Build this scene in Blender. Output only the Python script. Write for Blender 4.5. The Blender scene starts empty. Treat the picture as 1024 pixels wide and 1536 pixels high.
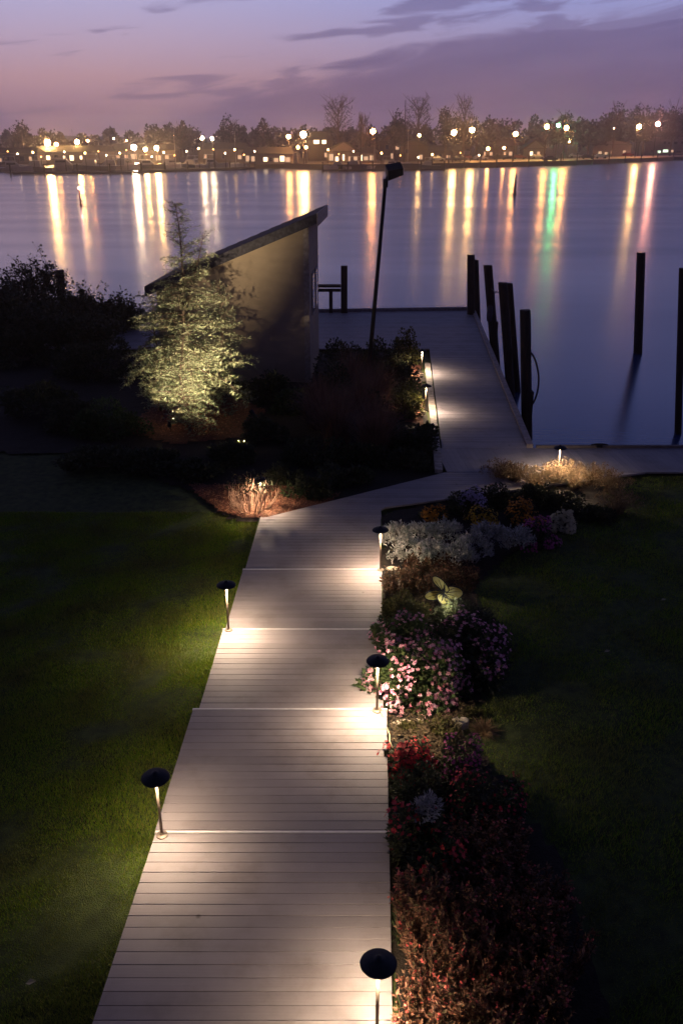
import bpy, math, random
import numpy as np
from mathutils import Vector, Matrix

C = bpy.context.scene.collection
R = math.radians
# ---------------------------------------------------------------- camera
T = R(22.8); F = 1318.0; H = 5.35
cam = bpy.data.cameras.new('camera'); co = bpy.data.objects.new('camera', cam); C.objects.link(co)
co.location = (0, 0, H); co.rotation_euler = (R(90) - T, 0, 0)
cam.sensor_fit = 'VERTICAL'; cam.sensor_height = 36; cam.lens = F / 1536 * 36
cam.clip_end = 6000; cam.clip_start = .05
bpy.context.scene.camera = co
# ---------------------------------------------------------------- world / sky
sc = bpy.context.scene
sc.view_settings.view_transform = 'Standard'; sc.view_settings.look = 'None'
sc.view_settings.gamma = 1; sc.view_settings.exposure = .1; sc.view_settings.use_curve_mapping = False
cy = sc.cycles
cy.use_denoising = True; cy.max_bounces = 5; cy.diffuse_bounces = 2; cy.glossy_bounces = 3
cy.transmission_bounces = 3; cy.volume_bounces = 0; cy.transparent_max_bounces = 6
cy.sample_clamp_indirect = 4; cy.caustics_reflective = False; cy.caustics_refractive = False
W = bpy.data.worlds.new('World'); sc.world = W; W.use_nodes = True


def N(nt, t, **k):
    n = nt.nodes.new(t)
    for a, b in k.items(): setattr(n, a, b)
    return n


def mth(nt, op, a, b=None, c=None, clamp=False):
    n = N(nt, 'ShaderNodeMath', operation=op, use_clamp=clamp)
    for i, v in enumerate((a, b, c)):
        if v is None: continue
        if isinstance(v, (int, float)): n.inputs[i].default_value = v
        else: nt.links.new(v, n.inputs[i])
    return n.outputs[0]


def ramp(nt, fac, stops, interp='LINEAR'):
    n = N(nt, 'ShaderNodeValToRGB'); cr = n.color_ramp; cr.interpolation = interp
    while len(cr.elements) < len(stops): cr.elements.new(.5)
    for e, (p, c) in zip(cr.elements, stops):
        e.position = p; e.color = (*c, 1) if len(c) == 3 else c
    if fac is not None: nt.links.new(fac, n.inputs[0])
    return n.outputs[0]


def mixc(nt, f, a, b, mode='MIX'):
    n = N(nt, 'ShaderNodeMix', data_type='RGBA', blend_type=mode)
    for s, v in ((n.inputs[0], f), (n.inputs[6], a), (n.inputs[7], b)):
        if isinstance(v, (int, float)): s.default_value = v
        elif isinstance(v, tuple): s.default_value = (*v, 1)
        else: nt.links.new(v, s)
    return n.outputs[2]


def smooth(nt, v, a, b):
    n = N(nt, 'ShaderNodeMapRange', interpolation_type='SMOOTHSTEP')
    nt.links.new(v, n.inputs[0]); n.inputs[1].default_value = a; n.inputs[2].default_value = b
    return n.outputs[0]


def build_world():
    nt = W.node_tree; nt.nodes.clear(); L = nt.links.new
    tc = N(nt, 'ShaderNodeTexCoord'); sp = N(nt, 'ShaderNodeSeparateXYZ'); L(tc.outputs['Generated'], sp.inputs[0])
    az = mth(nt, 'ARCTAN2', sp.outputs[0], sp.outputs[1]); el = sp.outputs[2]
    elp = mth(nt, 'MAXIMUM', el, 0.0)
    es = mth(nt, 'POWER', elp, .5)          # spreads the low sky over the ramp
    q = lambda e: math.sqrt(e)
    clear = ramp(nt, es, [(0, (.25, .155, .22)), (q(.03), (.32, .18, .245)), (q(.06), (.46, .27, .32)), (q(.09), (.45, .33, .46)),
                          (q(.13), (.42, .39, .62)), (q(.3), (.17, .215, .54)), (q(.48), (.075, .08, .18)), (1, (.018, .019, .045))])
    # right-hand side of the afterglow is bluer
    side = smooth(nt, az, -.25, .25)
    clear = mixc(nt, side, clear, mixc(nt, 1.0, clear, (.70, .80, .98), 'MULTIPLY'))
    back = smooth(nt, mth(nt, 'ABSOLUTE', az), .9, 2.4)
    clear = mixc(nt, back, clear, mixc(nt, 1.0, clear, (.2, .22, .3), 'MULTIPLY'))
    # cloud coordinates: azimuth against elevation, sheared and flattened
    def noise(sx, sy, shear, off, detail=5, rough=.55):
        e2 = mth(nt, 'SUBTRACT', el, mth(nt, 'MULTIPLY', az, shear))
        cb = N(nt, 'ShaderNodeCombineXYZ')
        L(mth(nt, 'MULTIPLY', az, sx), cb.inputs[0]); L(mth(nt, 'MULTIPLY', e2, sy), cb.inputs[1]); cb.inputs[2].default_value = off
        n = N(nt, 'ShaderNodeTexNoise'); n.inputs['Scale'].default_value = 1; n.inputs['Detail'].default_value = detail
        n.inputs['Roughness'].default_value = rough; n.inputs['Distortion'].default_value = .6
        L(cb.outputs[0], n.inputs['Vector']); return n.outputs[0]
    n1 = noise(9, 42, .12, 3.1); n2 = noise(9, 60, .10, 8.4, 4, .5)
    az01 = mth(nt, 'ADD', az, .5)
    edge = ramp(nt, az01, [(0, (.0,)*3), (.25, (.06,)*3), (.33, (.28,)*3), (.42, (.46,)*3), (.52, (.68,)*3), (.60, (.88,)*3), (.68, (.93,)*3), (.83, (.95,)*3), (1, (.9,)*3)])
    ed = mth(nt, 'MULTIPLY', edge, .122)
    d = mth(nt, 'SUBTRACT', ed, el)
    d = mth(nt, 'ADD', d, mth(nt, 'MULTIPLY', mth(nt, 'SUBTRACT', n1, .5), .085))
    main = smooth(nt, d, -.006, .016)
    lowgap = smooth(nt, mth(nt, 'ADD', el, mth(nt, 'MULTIPLY', mth(nt, 'SUBTRACT', n2, .5), .05)), .012, .045)
    main = mth(nt, 'MULTIPLY', main, mth(nt, 'ADD', mth(nt, 'MULTIPLY', lowgap, .6), .4))
    right = smooth(nt, az, -.18, .12)
    st = mth(nt, 'ADD', n2, mth(nt, 'MULTIPLY', right, .10))
    streak = mth(nt, 'MULTIPLY', smooth(nt, st, .57, .70), .75)
    cover = mth(nt, 'MAXIMUM', main, streak)
    high = smooth(nt, el, .5, .2)
    cover = mth(nt, 'MULTIPLY', cover, high)
    ccol = ramp(nt, es, [(0, (.20, .13, .21)), (q(.05), (.15, .098, .195)), (q(.12), (.15, .12, .27)), (1, (.02, .02, .06))])
    shade = ramp(nt, n1, [(.3, (1.12, 1.12, 1.08)), (.7, (.84, .86, .92))])
    ccol = mixc(nt, 1.0, ccol, shade, 'MULTIPLY')
    col = mixc(nt, mth(nt, 'MULTIPLY', cover, .9), clear, ccol)
    bg = N(nt, 'ShaderNodeBackground'); L(col, bg.inputs[0]); bg.inputs[1].default_value = 1.0
    sky = N(nt, 'ShaderNodeTexSky', sky_type='NISHITA'); sky.sun_disc = False
    sky.sun_elevation = R(-4); sky.sun_rotation = R(-25)
    bg2 = N(nt, 'ShaderNodeBackground'); L(sky.outputs[0], bg2.inputs[0]); bg2.inputs[1].default_value = .08
    ad = N(nt, 'ShaderNodeAddShader'); L(bg.outputs[0], ad.inputs[0]); L(bg2.outputs[0], ad.inputs[1])
    out = N(nt, 'ShaderNodeOutputWorld'); L(ad.outputs[0], out.inputs[0])


build_world()
sun = bpy.data.lights.new('sun', 'SUN'); sun.energy = .02; sun.angle = R(20); sun.color = (1, .6, .55)
so = bpy.data.objects.new('sun', sun); C.objects.link(so)
so.rotation_euler = Vector((math.sin(R(-25)) * -1, -math.cos(R(-25)), -.12)).to_track_quat('-Z', 'Y').to_euler()

# ---------------------------------------------------------------- helpers
st_, ct_ = math.sin(T), math.cos(T)


def at(px, py, z=0.0):
    u = (px - 512) / F; v = (py - 768) / F
    k = (z - H) / (-st_ - v * ct_)
    return Vector((u * k, (ct_ - v * st_) * k, z))


def aty(px, py, y):
    u = (px - 512) / F; v = (py - 768) / F
    k = y / (ct_ - v * st_)
    return Vector((u * k, y, H + (-st_ - v * ct_) * k))


class MB:
    def __init__(s): s.V = []; s.L = []; s.T = []; s.n = 0
    def add(s, V, loops, totals):
        V = np.asarray(V, float).reshape(-1, 3)
        s.V.append(V); s.L.append(np.asarray(loops, np.int64).ravel() + s.n); s.T.append(np.asarray(totals, np.int64).ravel()); s.n += len(V)
        return s
    def faces(s, V, fs):
        return s.add(V, [i for f in fs for i in f], [len(f) for f in fs])
    def box(s, x0, x1, y0, y1, z0, z1, ch=0, M=None):
        V = [(x0, y0, z0), (x1, y0, z0), (x1, y1, z0), (x0, y1, z0), (x0 + ch, y0 + ch, z1), (x1 - ch, y0 + ch, z1), (x1 - ch, y1 - ch, z1), (x0 + ch, y1 - ch, z1)]
        fs = [(3, 2, 1, 0), (4, 5, 6, 7), (0, 1, 5, 4), (1, 2, 6, 5), (2, 3, 7, 6), (3, 0, 4, 7)]
        if ch:
            e = ch
            V = V[:4] + [(x0, y0, z1 - e), (x1, y0, z1 - e), (x1, y1, z1 - e), (x0, y1, z1 - e)] + V[4:]
            fs = [(3, 2, 1, 0), (8, 9, 10, 11)] + [(a, (a + 1) % 4, (a + 1) % 4 + 4, a + 4) for a in range(4)] + [(a + 4, (a + 1) % 4 + 4, (a + 1) % 4 + 8, a + 8) for a in range(4)]
        if M is not None: V = [M @ Vector(v) for v in V]
        return s.faces(V, fs)
    def hexa(s, V): return s.faces(V, [(3, 2, 1, 0), (4, 5, 6, 7), (0, 1, 5, 4), (1, 2, 6, 5), (2, 3, 7, 6), (3, 0, 4, 7)])
    def tube(s, P, r, n=6, caps=True, ref=(.13, .27, 1)):
        P = [Vector(p) for p in P]; r = r if hasattr(r, '__len__') else [r] * len(P)
        V = []; ref = Vector(ref).normalized()
        for i, p in enumerate(P):
            t = (P[min(i + 1, len(P) - 1)] - P[max(i - 1, 0)])
            t = t.normalized() if t.length > 1e-9 else Vector((0, 0, 1))
            a = t.cross(ref)
            if a.length < .2: a = t.cross(Vector((1, 0, 0)))
            a.normalize(); b = t.cross(a)
            for k in range(n):
                w = 2 * math.pi * k / n
                V.append(p + (a * math.cos(w) + b * math.sin(w)) * r[i])
        fs = []
        for i in range(len(P) - 1):
            for k in range(n):
                k2 = (k + 1) % n
                fs.append((i * n + k, (i + 1) * n + k, (i + 1) * n + k2, i * n + k2))
        if caps: fs.append(tuple(range(n))); fs.append(tuple(reversed(range((len(P) - 1) * n, len(P) * n))))
        return s.faces(V, fs)
    def lathe(s, prof, n=24, c=(0, 0, 0), sx=1, sy=1):
        V = []
        for r, z in prof:
            for k in range(n):
                w = 2 * math.pi * k / n; V.append((c[0] + r * math.cos(w) * sx, c[1] + r * math.sin(w) * sy, c[2] + z))
        fs = []
        for i in range(len(prof) - 1):
            for k in range(n):
                k2 = (k + 1) % n; fs.append((i * n + k, i * n + k2, (i + 1) * n + k2, (i + 1) * n + k))
        fs.append(tuple(reversed(range(n)))); fs.append(tuple(range((len(prof) - 1) * n, len(prof) * n)))
        return s.faces(V, fs)
    def cards(s, P, D, Wd, L, w, fold=.0):
        """leaf cards: diamond from P along unit D, half-width along unit Wd; every leaf its own island"""
        n = len(P); L = np.broadcast_to(L, n)[:, None]; w = np.broadcast_to(w, n)[:, None]
        up = np.cross(D, Wd)
        a = P; b = P + D * L * .45 + Wd * w + up * w * fold; c = P + D * L; d = P + D * L * .45 - Wd * w + up * w * fold
        V = np.stack([a, b, c, d], 1).reshape(-1, 3)
        return s.add(V, np.arange(4 * n), np.full(n, 4))
    def tris(s, A, B, Cc):
        n = len(A); V = np.stack([A, B, Cc], 1).reshape(-1, 3)
        return s.add(V, np.arange(3 * n), np.full(n, 3))
    def build(s, name, mat, parent=None, smooth=False, loc=None, origin=None):
        V = np.concatenate(s.V); Lp = np.concatenate(s.L); Tt = np.concatenate(s.T)
        if origin is not None: V = V - np.array(origin, float)
        me = bpy.data.meshes.new(name)
        me.vertices.add(len(V)); me.vertices.foreach_set('co', V.ravel())
        me.loops.add(len(Lp)); me.loops.foreach_set('vertex_index', Lp)
        me.polygons.add(len(Tt)); me.polygons.foreach_set('loop_start', np.concatenate([[0], np.cumsum(Tt)[:-1]])); me.polygons.foreach_set('loop_total', Tt)
        me.polygons.foreach_set('use_smooth', np.full(len(Tt), bool(smooth)))
        me.update(calc_edges=True)
        if mat: me.materials.append(mat)
        o = bpy.data.objects.new(name, me); C.objects.link(o)
        if parent: o.parent = parent
        if origin is not None: o.location = origin
        if loc is not None: o.location = loc
        return o


def tag(o, label=None, cat=None, group=None, kind=None):
    if label: o['label'] = label
    if cat: o['category'] = cat
    if group: o['group'] = group
    if kind: o['kind'] = kind
    return o


def thing(name, label, cat, loc=(0, 0, 0), rz=0, group=None):
    o = bpy.data.objects.new(name, None); C.objects.link(o); o.location = loc; o.rotation_euler = (0, 0, rz)
    o.empty_display_size = .1
    return tag(o, label, cat, group)


def copy_tree(o, parent=None):
    c = o.copy(); C.objects.link(c)
    if parent: c.parent = parent
    for ch in list(o.children): copy_tree(ch, c)
    return c


def dup(o, loc, rz=0, label=None, scale=1, group=None):
    c = copy_tree(o); c.location = loc; c.rotation_euler = (0, 0, rz)
    c.scale = (scale,) * 3 if not hasattr(scale, '__len__') else scale
    if label: c['label'] = label
    if group: c['group'] = group
    return c


ORD = ['first', 'second', 'third', 'fourth', 'fifth', 'sixth', 'seventh', 'eighth', 'ninth', 'tenth', 'eleventh', 'twelfth', 'thirteenth',
       'fourteenth', 'fifteenth', 'sixteenth', 'seventeenth', 'eighteenth', 'nineteenth', 'twentieth', 'twenty-first', 'twenty-second', 'twenty-third', 'twenty-fourth', 'twenty-fifth', 'twenty-sixth', 'twenty-seventh', 'twenty-eighth']


# ---------------------------------------------------------------- materials
def newmat(name):
    m = bpy.data.materials.new(name); m.use_nodes = True; nt = m.node_tree
    b = nt.nodes['Principled BSDF']; return m, nt, b


def mat(name, col, rough=.7, metal=0, var=.15, scale=8, bump=.0, bscale=40, island=0, spec=.3, stretch=None, coord='Object'):
    m, nt, b = newmat(name); L = nt.links.new
    tc = N(nt, 'ShaderNodeTexCoord'); src = tc.outputs[coord]
    if stretch:
        mp = N(nt, 'ShaderNodeMapping'); L(src, mp.inputs[0]); mp.inputs['Scale'].default_value = stretch; src = mp.outputs[0]
    n = N(nt, 'ShaderNodeTexNoise'); L(src, n.inputs[0]); n.inputs['Scale'].default_value = scale; n.inputs['Detail'].default_value = 5
    lo = tuple(c * (1 - var) for c in col); hi = tuple(c * (1 + var) for c in col)
    c = ramp(nt, n.outputs[0], [(.3, lo), (.7, hi)])
    if island:
        g = N(nt, 'ShaderNodeNewGeometry'); r = ramp(nt, g.outputs['Random Per Island'], [(0, (1 - island,) * 3), (1, (1 + island,) * 3)])
        c = mixc(nt, 1.0, c, r, 'MULTIPLY')
    L(c, b.inputs['Base Color']); b.inputs['Roughness'].default_value = rough; b.inputs['Metallic'].default_value = metal
    b.inputs['Specular IOR Level'].default_value = spec
    if bump:
        n2 = N(nt, 'ShaderNodeTexNoise'); L(src, n2.inputs[0]); n2.inputs['Scale'].default_value = bscale; n2.inputs['Detail'].default_value = 4
        bp = N(nt, 'ShaderNodeBump'); L(n2.outputs[0], bp.inputs['Height']); bp.inputs['Strength'].default_value = bump; bp.inputs['Distance'].default_value = .02
        L(bp.outputs[0], b.inputs['Normal'])
    return m


def leafmat(name, cols, trans=.35, rough=.6):
    """cols: list of colours picked per leaf (random per island)"""
    m, nt, b = newmat(name); L = nt.links.new
    g = N(nt, 'ShaderNodeNewGeometry')
    k = len(cols); c = ramp(nt, g.outputs['Random Per Island'], [(i / max(k - 1, 1), q) for i, q in enumerate(cols)])
    tc = N(nt, 'ShaderNodeTexCoord'); n = N(nt, 'ShaderNodeTexNoise'); L(tc.outputs['Object'], n.inputs[0]); n.inputs['Scale'].default_value = 5
    c = mixc(nt, 1.0, c, ramp(nt, n.outputs[0], [(.3, (.7, .7, .7)), (.7, (1.3, 1.3, 1.3))]), 'MULTIPLY')
    L(c, b.inputs['Base Color']); b.inputs['Roughness'].default_value = rough; b.inputs['Specular IOR Level'].default_value = .25
    tr = N(nt, 'ShaderNodeBsdfTranslucent'); L(c, tr.inputs[0]); mx = N(nt, 'ShaderNodeMixShader'); mx.inputs[0].default_value = trans
    L(b.outputs[0], mx.inputs[1]); L(tr.outputs[0], mx.inputs[2]); L(mx.outputs[0], nt.nodes['Material Output'].inputs[0])
    return m


def emit(name, col, s):
    m, nt, b = newmat(name); b.inputs['Base Color'].default_value = (0, 0, 0, 1)
    b.inputs['Emission Color'].default_value = (*col, 1); b.inputs['Emission Strength'].default_value = s
    return m


def deckmat(name, col, axis):
    """grooved composite boards: per-board tint, fine grain along the board, scuffs and knots"""
    m, nt, b = newmat(name); L = nt.links.new
    tc = N(nt, 'ShaderNodeTexCoord'); g = N(nt, 'ShaderNodeNewGeometry')
    mp = N(nt, 'ShaderNodeMapping'); L(tc.outputs['Object'], mp.inputs[0])
    mp.inputs['Scale'].default_value = (1.6, 150, 20) if axis == 'x' else (150, 1.6, 20)
    n = N(nt, 'ShaderNodeTexNoise'); L(mp.outputs[0], n.inputs[0]); n.inputs['Scale'].default_value = 1; n.inputs['Detail'].default_value = 6; n.inputs['Roughness'].default_value = .7
    n2 = N(nt, 'ShaderNodeTexNoise'); L(tc.outputs['Object'], n2.inputs[0]); n2.inputs['Scale'].default_value = 2.2; n2.inputs['Detail'].default_value = 7; n2.inputs['Roughness'].default_value = .65
    c = ramp(nt, g.outputs['Random Per Island'], [(0, tuple(v * .88 for v in col)), (.5, col), (1, tuple(v * 1.08 for v in col))])
    c = mixc(nt, 1.0, c, ramp(nt, n.outputs[0], [(.3, (.92, .92, .92)), (.7, (1.06, 1.06, 1.06))]), 'MULTIPLY')
    c = mixc(nt, 1.0, c, ramp(nt, n2.outputs[0], [(.30, (.78, .76, .74)), (.5, (.98, .98, .98)), (.72, (1.07, 1.07, 1.07))]), 'MULTIPLY')
    vo = N(nt, 'ShaderNodeTexVoronoi'); L(tc.outputs['Object'], vo.inputs[0]); vo.inputs['Scale'].default_value = 1.7
    c = mixc(nt, 1.0, c, ramp(nt, vo.outputs['Distance'], [(.02, (.45, .42, .4)), (.045, (1, 1, 1))]), 'MULTIPLY')
    L(c, b.inputs['Base Color']); b.inputs['Roughness'].default_value = .62; b.inputs['Specular IOR Level'].default_value = .25
    bp = N(nt, 'ShaderNodeBump'); L(n.outputs[0], bp.inputs['Height']); bp.inputs['Strength'].default_value = .15; bp.inputs['Distance'].default_value = .002
    L(bp.outputs[0], b.inputs['Normal']); return m


M_deck = deckmat('composite_decking', (.285, .246, .245), 'x')
M_deck_y = deckmat('composite_decking_lengthwise', (.25, .225, .24), 'y')
M_pier = deckmat('pier_decking', (.27, .24, .26), 'x')
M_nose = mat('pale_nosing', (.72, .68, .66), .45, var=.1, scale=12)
M_fascia = mat('fascia_board', (.16, .13, .12), .7, var=.2, scale=10)
M_black = mat('black_painted_metal', (.010, .010, .014), .6, 0, var=.3, scale=30, spec=.25)
M_stem = mat('bronze_lamp_stem', (.22, .17, .13), .45, .5, var=.2, scale=40)
M_pile = mat('creosoted_timber', (.030, .020, .018), .85, var=.45, scale=3, bump=.6, bscale=14, stretch=(6, 6, .7))
M_rope = mat('grey_rope', (.10, .09, .09), .9)
M_soil = mat('dark_soil', (.02, .014, .01), .95, var=.4, scale=20, bump=.8, bscale=60)
M_mulch = mat('red_mulch', (.12, .042, .024), .9, var=.5, scale=40, bump=1, bscale=90)
M_chip = leafmat('mulch_chips', [(.22, .07, .035), (.06, .022, .014), (.34, .17, .10), (.14, .045, .025)], 0, .85)
M_litter = leafmat('dull_litter', [(.04, .028, .016), (.09, .06, .03), (.02, .015, .01), (.14, .10, .055)], 0, .9)
M_lawn = mat('lawn_turf', (.05, .065, .018), .95, var=.5, scale=9, bump=1, bscale=120)
M_bark = mat('bark', (.09, .062, .045), .9, var=.4, scale=14, bump=.8, bscale=30)
M_twig = mat('pale_twig_bark', (.42, .25, .17), .8, var=.3, scale=20)
M_rock = mat('buff_stone', (.42, .36, .28), .85, var=.35, scale=9, bump=.8, bscale=25)
M_wall = mat('stucco_shed_wall', (.34, .26, .185), .9, var=.1, scale=3, bump=.25, bscale=60, stretch=(1, 1, 1.6))
def siding(m):
    nt = m.node_tree; b = nt.nodes['Principled BSDF']; tc = N(nt, 'ShaderNodeTexCoord'); sp = N(nt, 'ShaderNodeSeparateXYZ'); nt.links.new(tc.outputs['Object'], sp.inputs[0])
    f = mth(nt, 'FRACT', mth(nt, 'MULTIPLY', sp.outputs[2], 7.0)); bp = N(nt, 'ShaderNodeBump'); nt.links.new(f, bp.inputs['Height']); bp.inputs['Strength'].default_value = .35; bp.inputs['Distance'].default_value = .012
    old = b.inputs['Normal'].links[0].from_socket; nt.links.new(old, bp.inputs['Normal']); nt.links.new(bp.outputs[0], b.inputs['Normal'])
siding(M_wall)
M_trim = mat('weathered_trim', (.34, .28, .23), .7, var=.3, scale=12)
M_roof = mat('dark_shingles', (.05, .045, .055), .85, var=.4, scale=14, bump=.5, bscale=30)
M_glassdark = mat('dark_window_glass', (.01, .01, .015), .1, spec=.6)
WARM = (1.0, .77, .53)


def grassmat():
    m, nt, b = newmat('grass_blades'); L = nt.links.new
    g = N(nt, 'ShaderNodeNewGeometry'); tc = N(nt, 'ShaderNodeTexCoord')
    c = ramp(nt, g.outputs['Random Per Island'], [(0, (.08, .19, .008)), (.5, (.20, .31, .014)), (.85, (.30, .33, .03)), (1, (.28, .22, .08))])
    n = N(nt, 'ShaderNodeTexNoise'); L(tc.outputs['Object'], n.inputs[0]); n.inputs['Scale'].default_value = 1.6; n.inputs['Detail'].default_value = 4
    c = mixc(nt, ramp(nt, n.outputs[0], [(.42, (0, 0, 0)), (.68, (.7, .7, .7))]), c, (.15, .12, .045))
    L(c, b.inputs['Base Color']); b.inputs['Roughness'].default_value = .55; b.inputs['Specular IOR Level'].default_value = .25
    tr = N(nt, 'ShaderNodeBsdfTranslucent'); L(c, tr.inputs[0]); mx = N(nt, 'ShaderNodeMixShader'); mx.inputs[0].default_value = .35
    L(b.outputs[0], mx.inputs[1]); L(tr.outputs[0], mx.inputs[2]); L(mx.outputs[0], nt.nodes['Material Output'].inputs[0]); return m


M_grass = grassmat()


def watermat():
    m, nt, b = newmat('bay_water'); L = nt.links.new
    b.inputs['Base Color'].default_value = (.016, .042, .13, 1); b.inputs['IOR'].default_value = 1.333
    b.inputs['Roughness'].default_value = .215; b.inputs['Specular IOR Level'].default_value = .5
    tc = N(nt, 'ShaderNodeTexCoord')
    def nz(sx, sy, det):
        mp = N(nt, 'ShaderNodeMapping'); L(tc.outputs['Object'], mp.inputs[0]); mp.inputs['Scale'].default_value = (sx, sy, 1)
        n = N(nt, 'ShaderNodeTexNoise'); L(mp.outputs[0], n.inputs[0]); n.inputs['Scale'].default_value = 1; n.inputs['Detail'].default_value = det; return n.outputs[0]
    h = nz(1.2, 9.0, 2)
    L(ramp(nt, nz(.03, .11, 3), [(.35, (.185,) * 3), (.65, (.245,) * 3)]), b.inputs['Roughness'])
    bp = N(nt, 'ShaderNodeBump'); L(h, bp.inputs['Height']); bp.inputs['Strength'].default_value = .14; bp.inputs['Distance'].default_value = .02
    L(bp.outputs[0], b.inputs['Normal']); return m


# ---------------------------------------------------------------- ground, bay, decks
gp = [(-50, .24), (3, .24), (5.4, .15), (7.2, .08), (8.9, .01), (10.6, -.06), (12.5, -.08), (60, -.08)]
GX = np.array([p[0] for p in gp]); GZ = np.array([p[1] for p in gp])


def gz(y): return float(np.interp(y, GX, GZ))


def pier_r(y): return 3.65 + (y - 15.87) * .065
def pier_l(y): return 1.80 + (y - 14.55) * .065


WL = -1.0
w = MB(); w.faces([(-1300, -60, WL), (1300, -60, WL), (1300, 1400, WL), (-1300, 1400, WL)], [(0, 1, 2, 3)])
tag(w.build('bay_water', watermat()), kind='structure')


def ground_sheet():
    xs = np.concatenate([np.arange(-60, -8, 2), np.arange(-8, 9, .25), np.arange(9, 61, 2)])
    ys = np.concatenate([np.arange(-30, 2, 2), np.arange(2, 30.6, .25)])
    rng = np.random.default_rng(3); V = []
    for y in ys:
        for x in xs:
            z = gz(y) + rng.normal(0, .006)
            edge = (y - 14.9 if x > 2.6 else -9)
            far = y - (28.3 + .05 * x)
            if edge > 0 or (x > 3.0 and y > 15) or far > 0: z = -2.2
            V.append((x, y, z))
    nx = len(xs); fs = [(j * nx + i, j * nx + i + 1, (j + 1) * nx + i + 1, (j + 1) * nx + i) for j in range(len(ys) - 1) for i in range(nx - 1)]
    m = MB(); m.faces(V, fs); tag(m.build('lawn_ground', M_lawn, smooth=True), kind='structure')


ground_sheet()


def boards_x(m, y0, y1, xl, xr, z, pitch=.1, th=.03, gap=.0042):
    n = max(1, round((y1 - y0) / pitch)); p = (y1 - y0) / n
    rng = random.Random(int(y0 * 100))
    for i in range(n):
        a = y0 + i * p + gap / 2; b = y0 + (i + 1) * p - gap / 2; c = (a + b) / 2
        dz = rng.uniform(-.0012, .0012); e = .0015
        l0, l1, r0, r1 = xl(a), xl(b), xr(a), xr(b)
        V = [(l0, a, z - th), (r0, a, z - th), (r1, b, z - th), (l1, b, z - th), (l0, a, z - e + dz), (r0, a, z - e + dz), (r1, b, z - e + dz), (l1, b, z - e + dz),
             (l0 + e, a + e, z + dz), (r0 - e, a + e, z + dz), (r1 - e, b - e, z + dz), (l1 + e, b - e, z + dz)]
        m.faces(V, [(3, 2, 1, 0), (8, 9, 10, 11)] + [(k, (k + 1) % 4, (k + 1) % 4 + 4, k + 4) for k in range(4)] + [(k + 4, (k + 1) % 4 + 4, (k + 1) % 4 + 8, k + 8) for k in range(4)])


# the stepped boardwalk
secs = [(-.5, 5.44, .32), (5.44, 7.19, .24), (7.19, 8.86, .16), (8.86, 10.57, .08), (10.57, 12.52, 0.0)]
def path_l(y): return -1.53 + (y - 3.6) * .031 if y > 5.5 else -1.52 + (y - 3.6) * .045
def path_r(y): return .345 + (y - 5.4) * .037
bm = MB(); nb = MB(); fb = MB()
for i, (y0, y1, z) in enumerate(secs):
    ov = .03 if i == 0 else 0
    wide = .03 if i <= 1 else 0
    L_ = (lambda y, w_=wide, i=i: path_l(y) - w_); R_ = (lambda y, w_=wide: path_r(y) + w_)
    last = (i == len(secs) - 1)
    ye = y1 - (.024 if not last else 0)
    boards_x(bm, y0, ye, L_, R_, z)
    if not last:
        yn = y1 - .022
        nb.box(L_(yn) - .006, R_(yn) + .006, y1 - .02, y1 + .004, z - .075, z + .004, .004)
    fb.hexa([(L_(y0) + .02, y0, z - .35), (L_(y0) + .05, y0, z - .35), (L_(ye) + .05, ye, z - .35), (L_(ye) + .02, ye, z - .35),
             (L_(y0) + .02, y0, z - .032), (L_(y0) + .05, y0, z - .032), (L_(ye) + .05, ye, z - .032), (L_(ye) + .02, ye, z - .032)])
    fb.hexa([(R_(y0) - .05, y0, z - .35), (R_(y0) - .02, y0, z - .35), (R_(ye) - .02, ye, z - .35), (R_(ye) - .05, ye, z - .35),
             (R_(y0) - .05, y0, z - .032), (R_(y0) - .02, y0, z - .032), (R_(ye) - .02, ye, z - .032), (R_(ye) - .05, ye, z - .032)])
# angled landing
def land_l(y): return -1.16 + (y - 12.52) * (1.8 + 1.16) / (14.52 - 12.52)
def land_r(y): return .62 + max(0, y - 12.9) * 2.9
bm_l = lambda y: land_l(y)
boards_x(bm, 12.525, 14.53, bm_l, land_r, 0.0)
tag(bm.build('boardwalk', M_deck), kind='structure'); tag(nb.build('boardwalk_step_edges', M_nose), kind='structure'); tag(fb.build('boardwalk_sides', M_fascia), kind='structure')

# waterside deck: boards run away from us
qb = MB(); rng = random.Random(5); x = 1.86
while x < 40:
    sk = -.10
    a = x + .001; b = x + .099
    qb.hexa([(a, 14.55, -.03), (b, 14.55, -.03), (b + sk, 15.86, -.03), (a + sk, 15.86, -.03), (a, 14.55, 0), (b, 14.55, 0), (b + sk, 15.86, 0), (a + sk, 15.86, 0)])
    x += .1
tag(qb.build('waterside_deck', M_deck_y), kind='structure')
q2 = MB(); q2.box(3.7, 40, 15.87, 15.93, -.3, .045, .004)
q2.box(3.7, 40, 15.75, 15.86, -1.6, -.04); 
tag(q2.build('waterside_deck_fascia', M_fascia), kind='structure')
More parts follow.
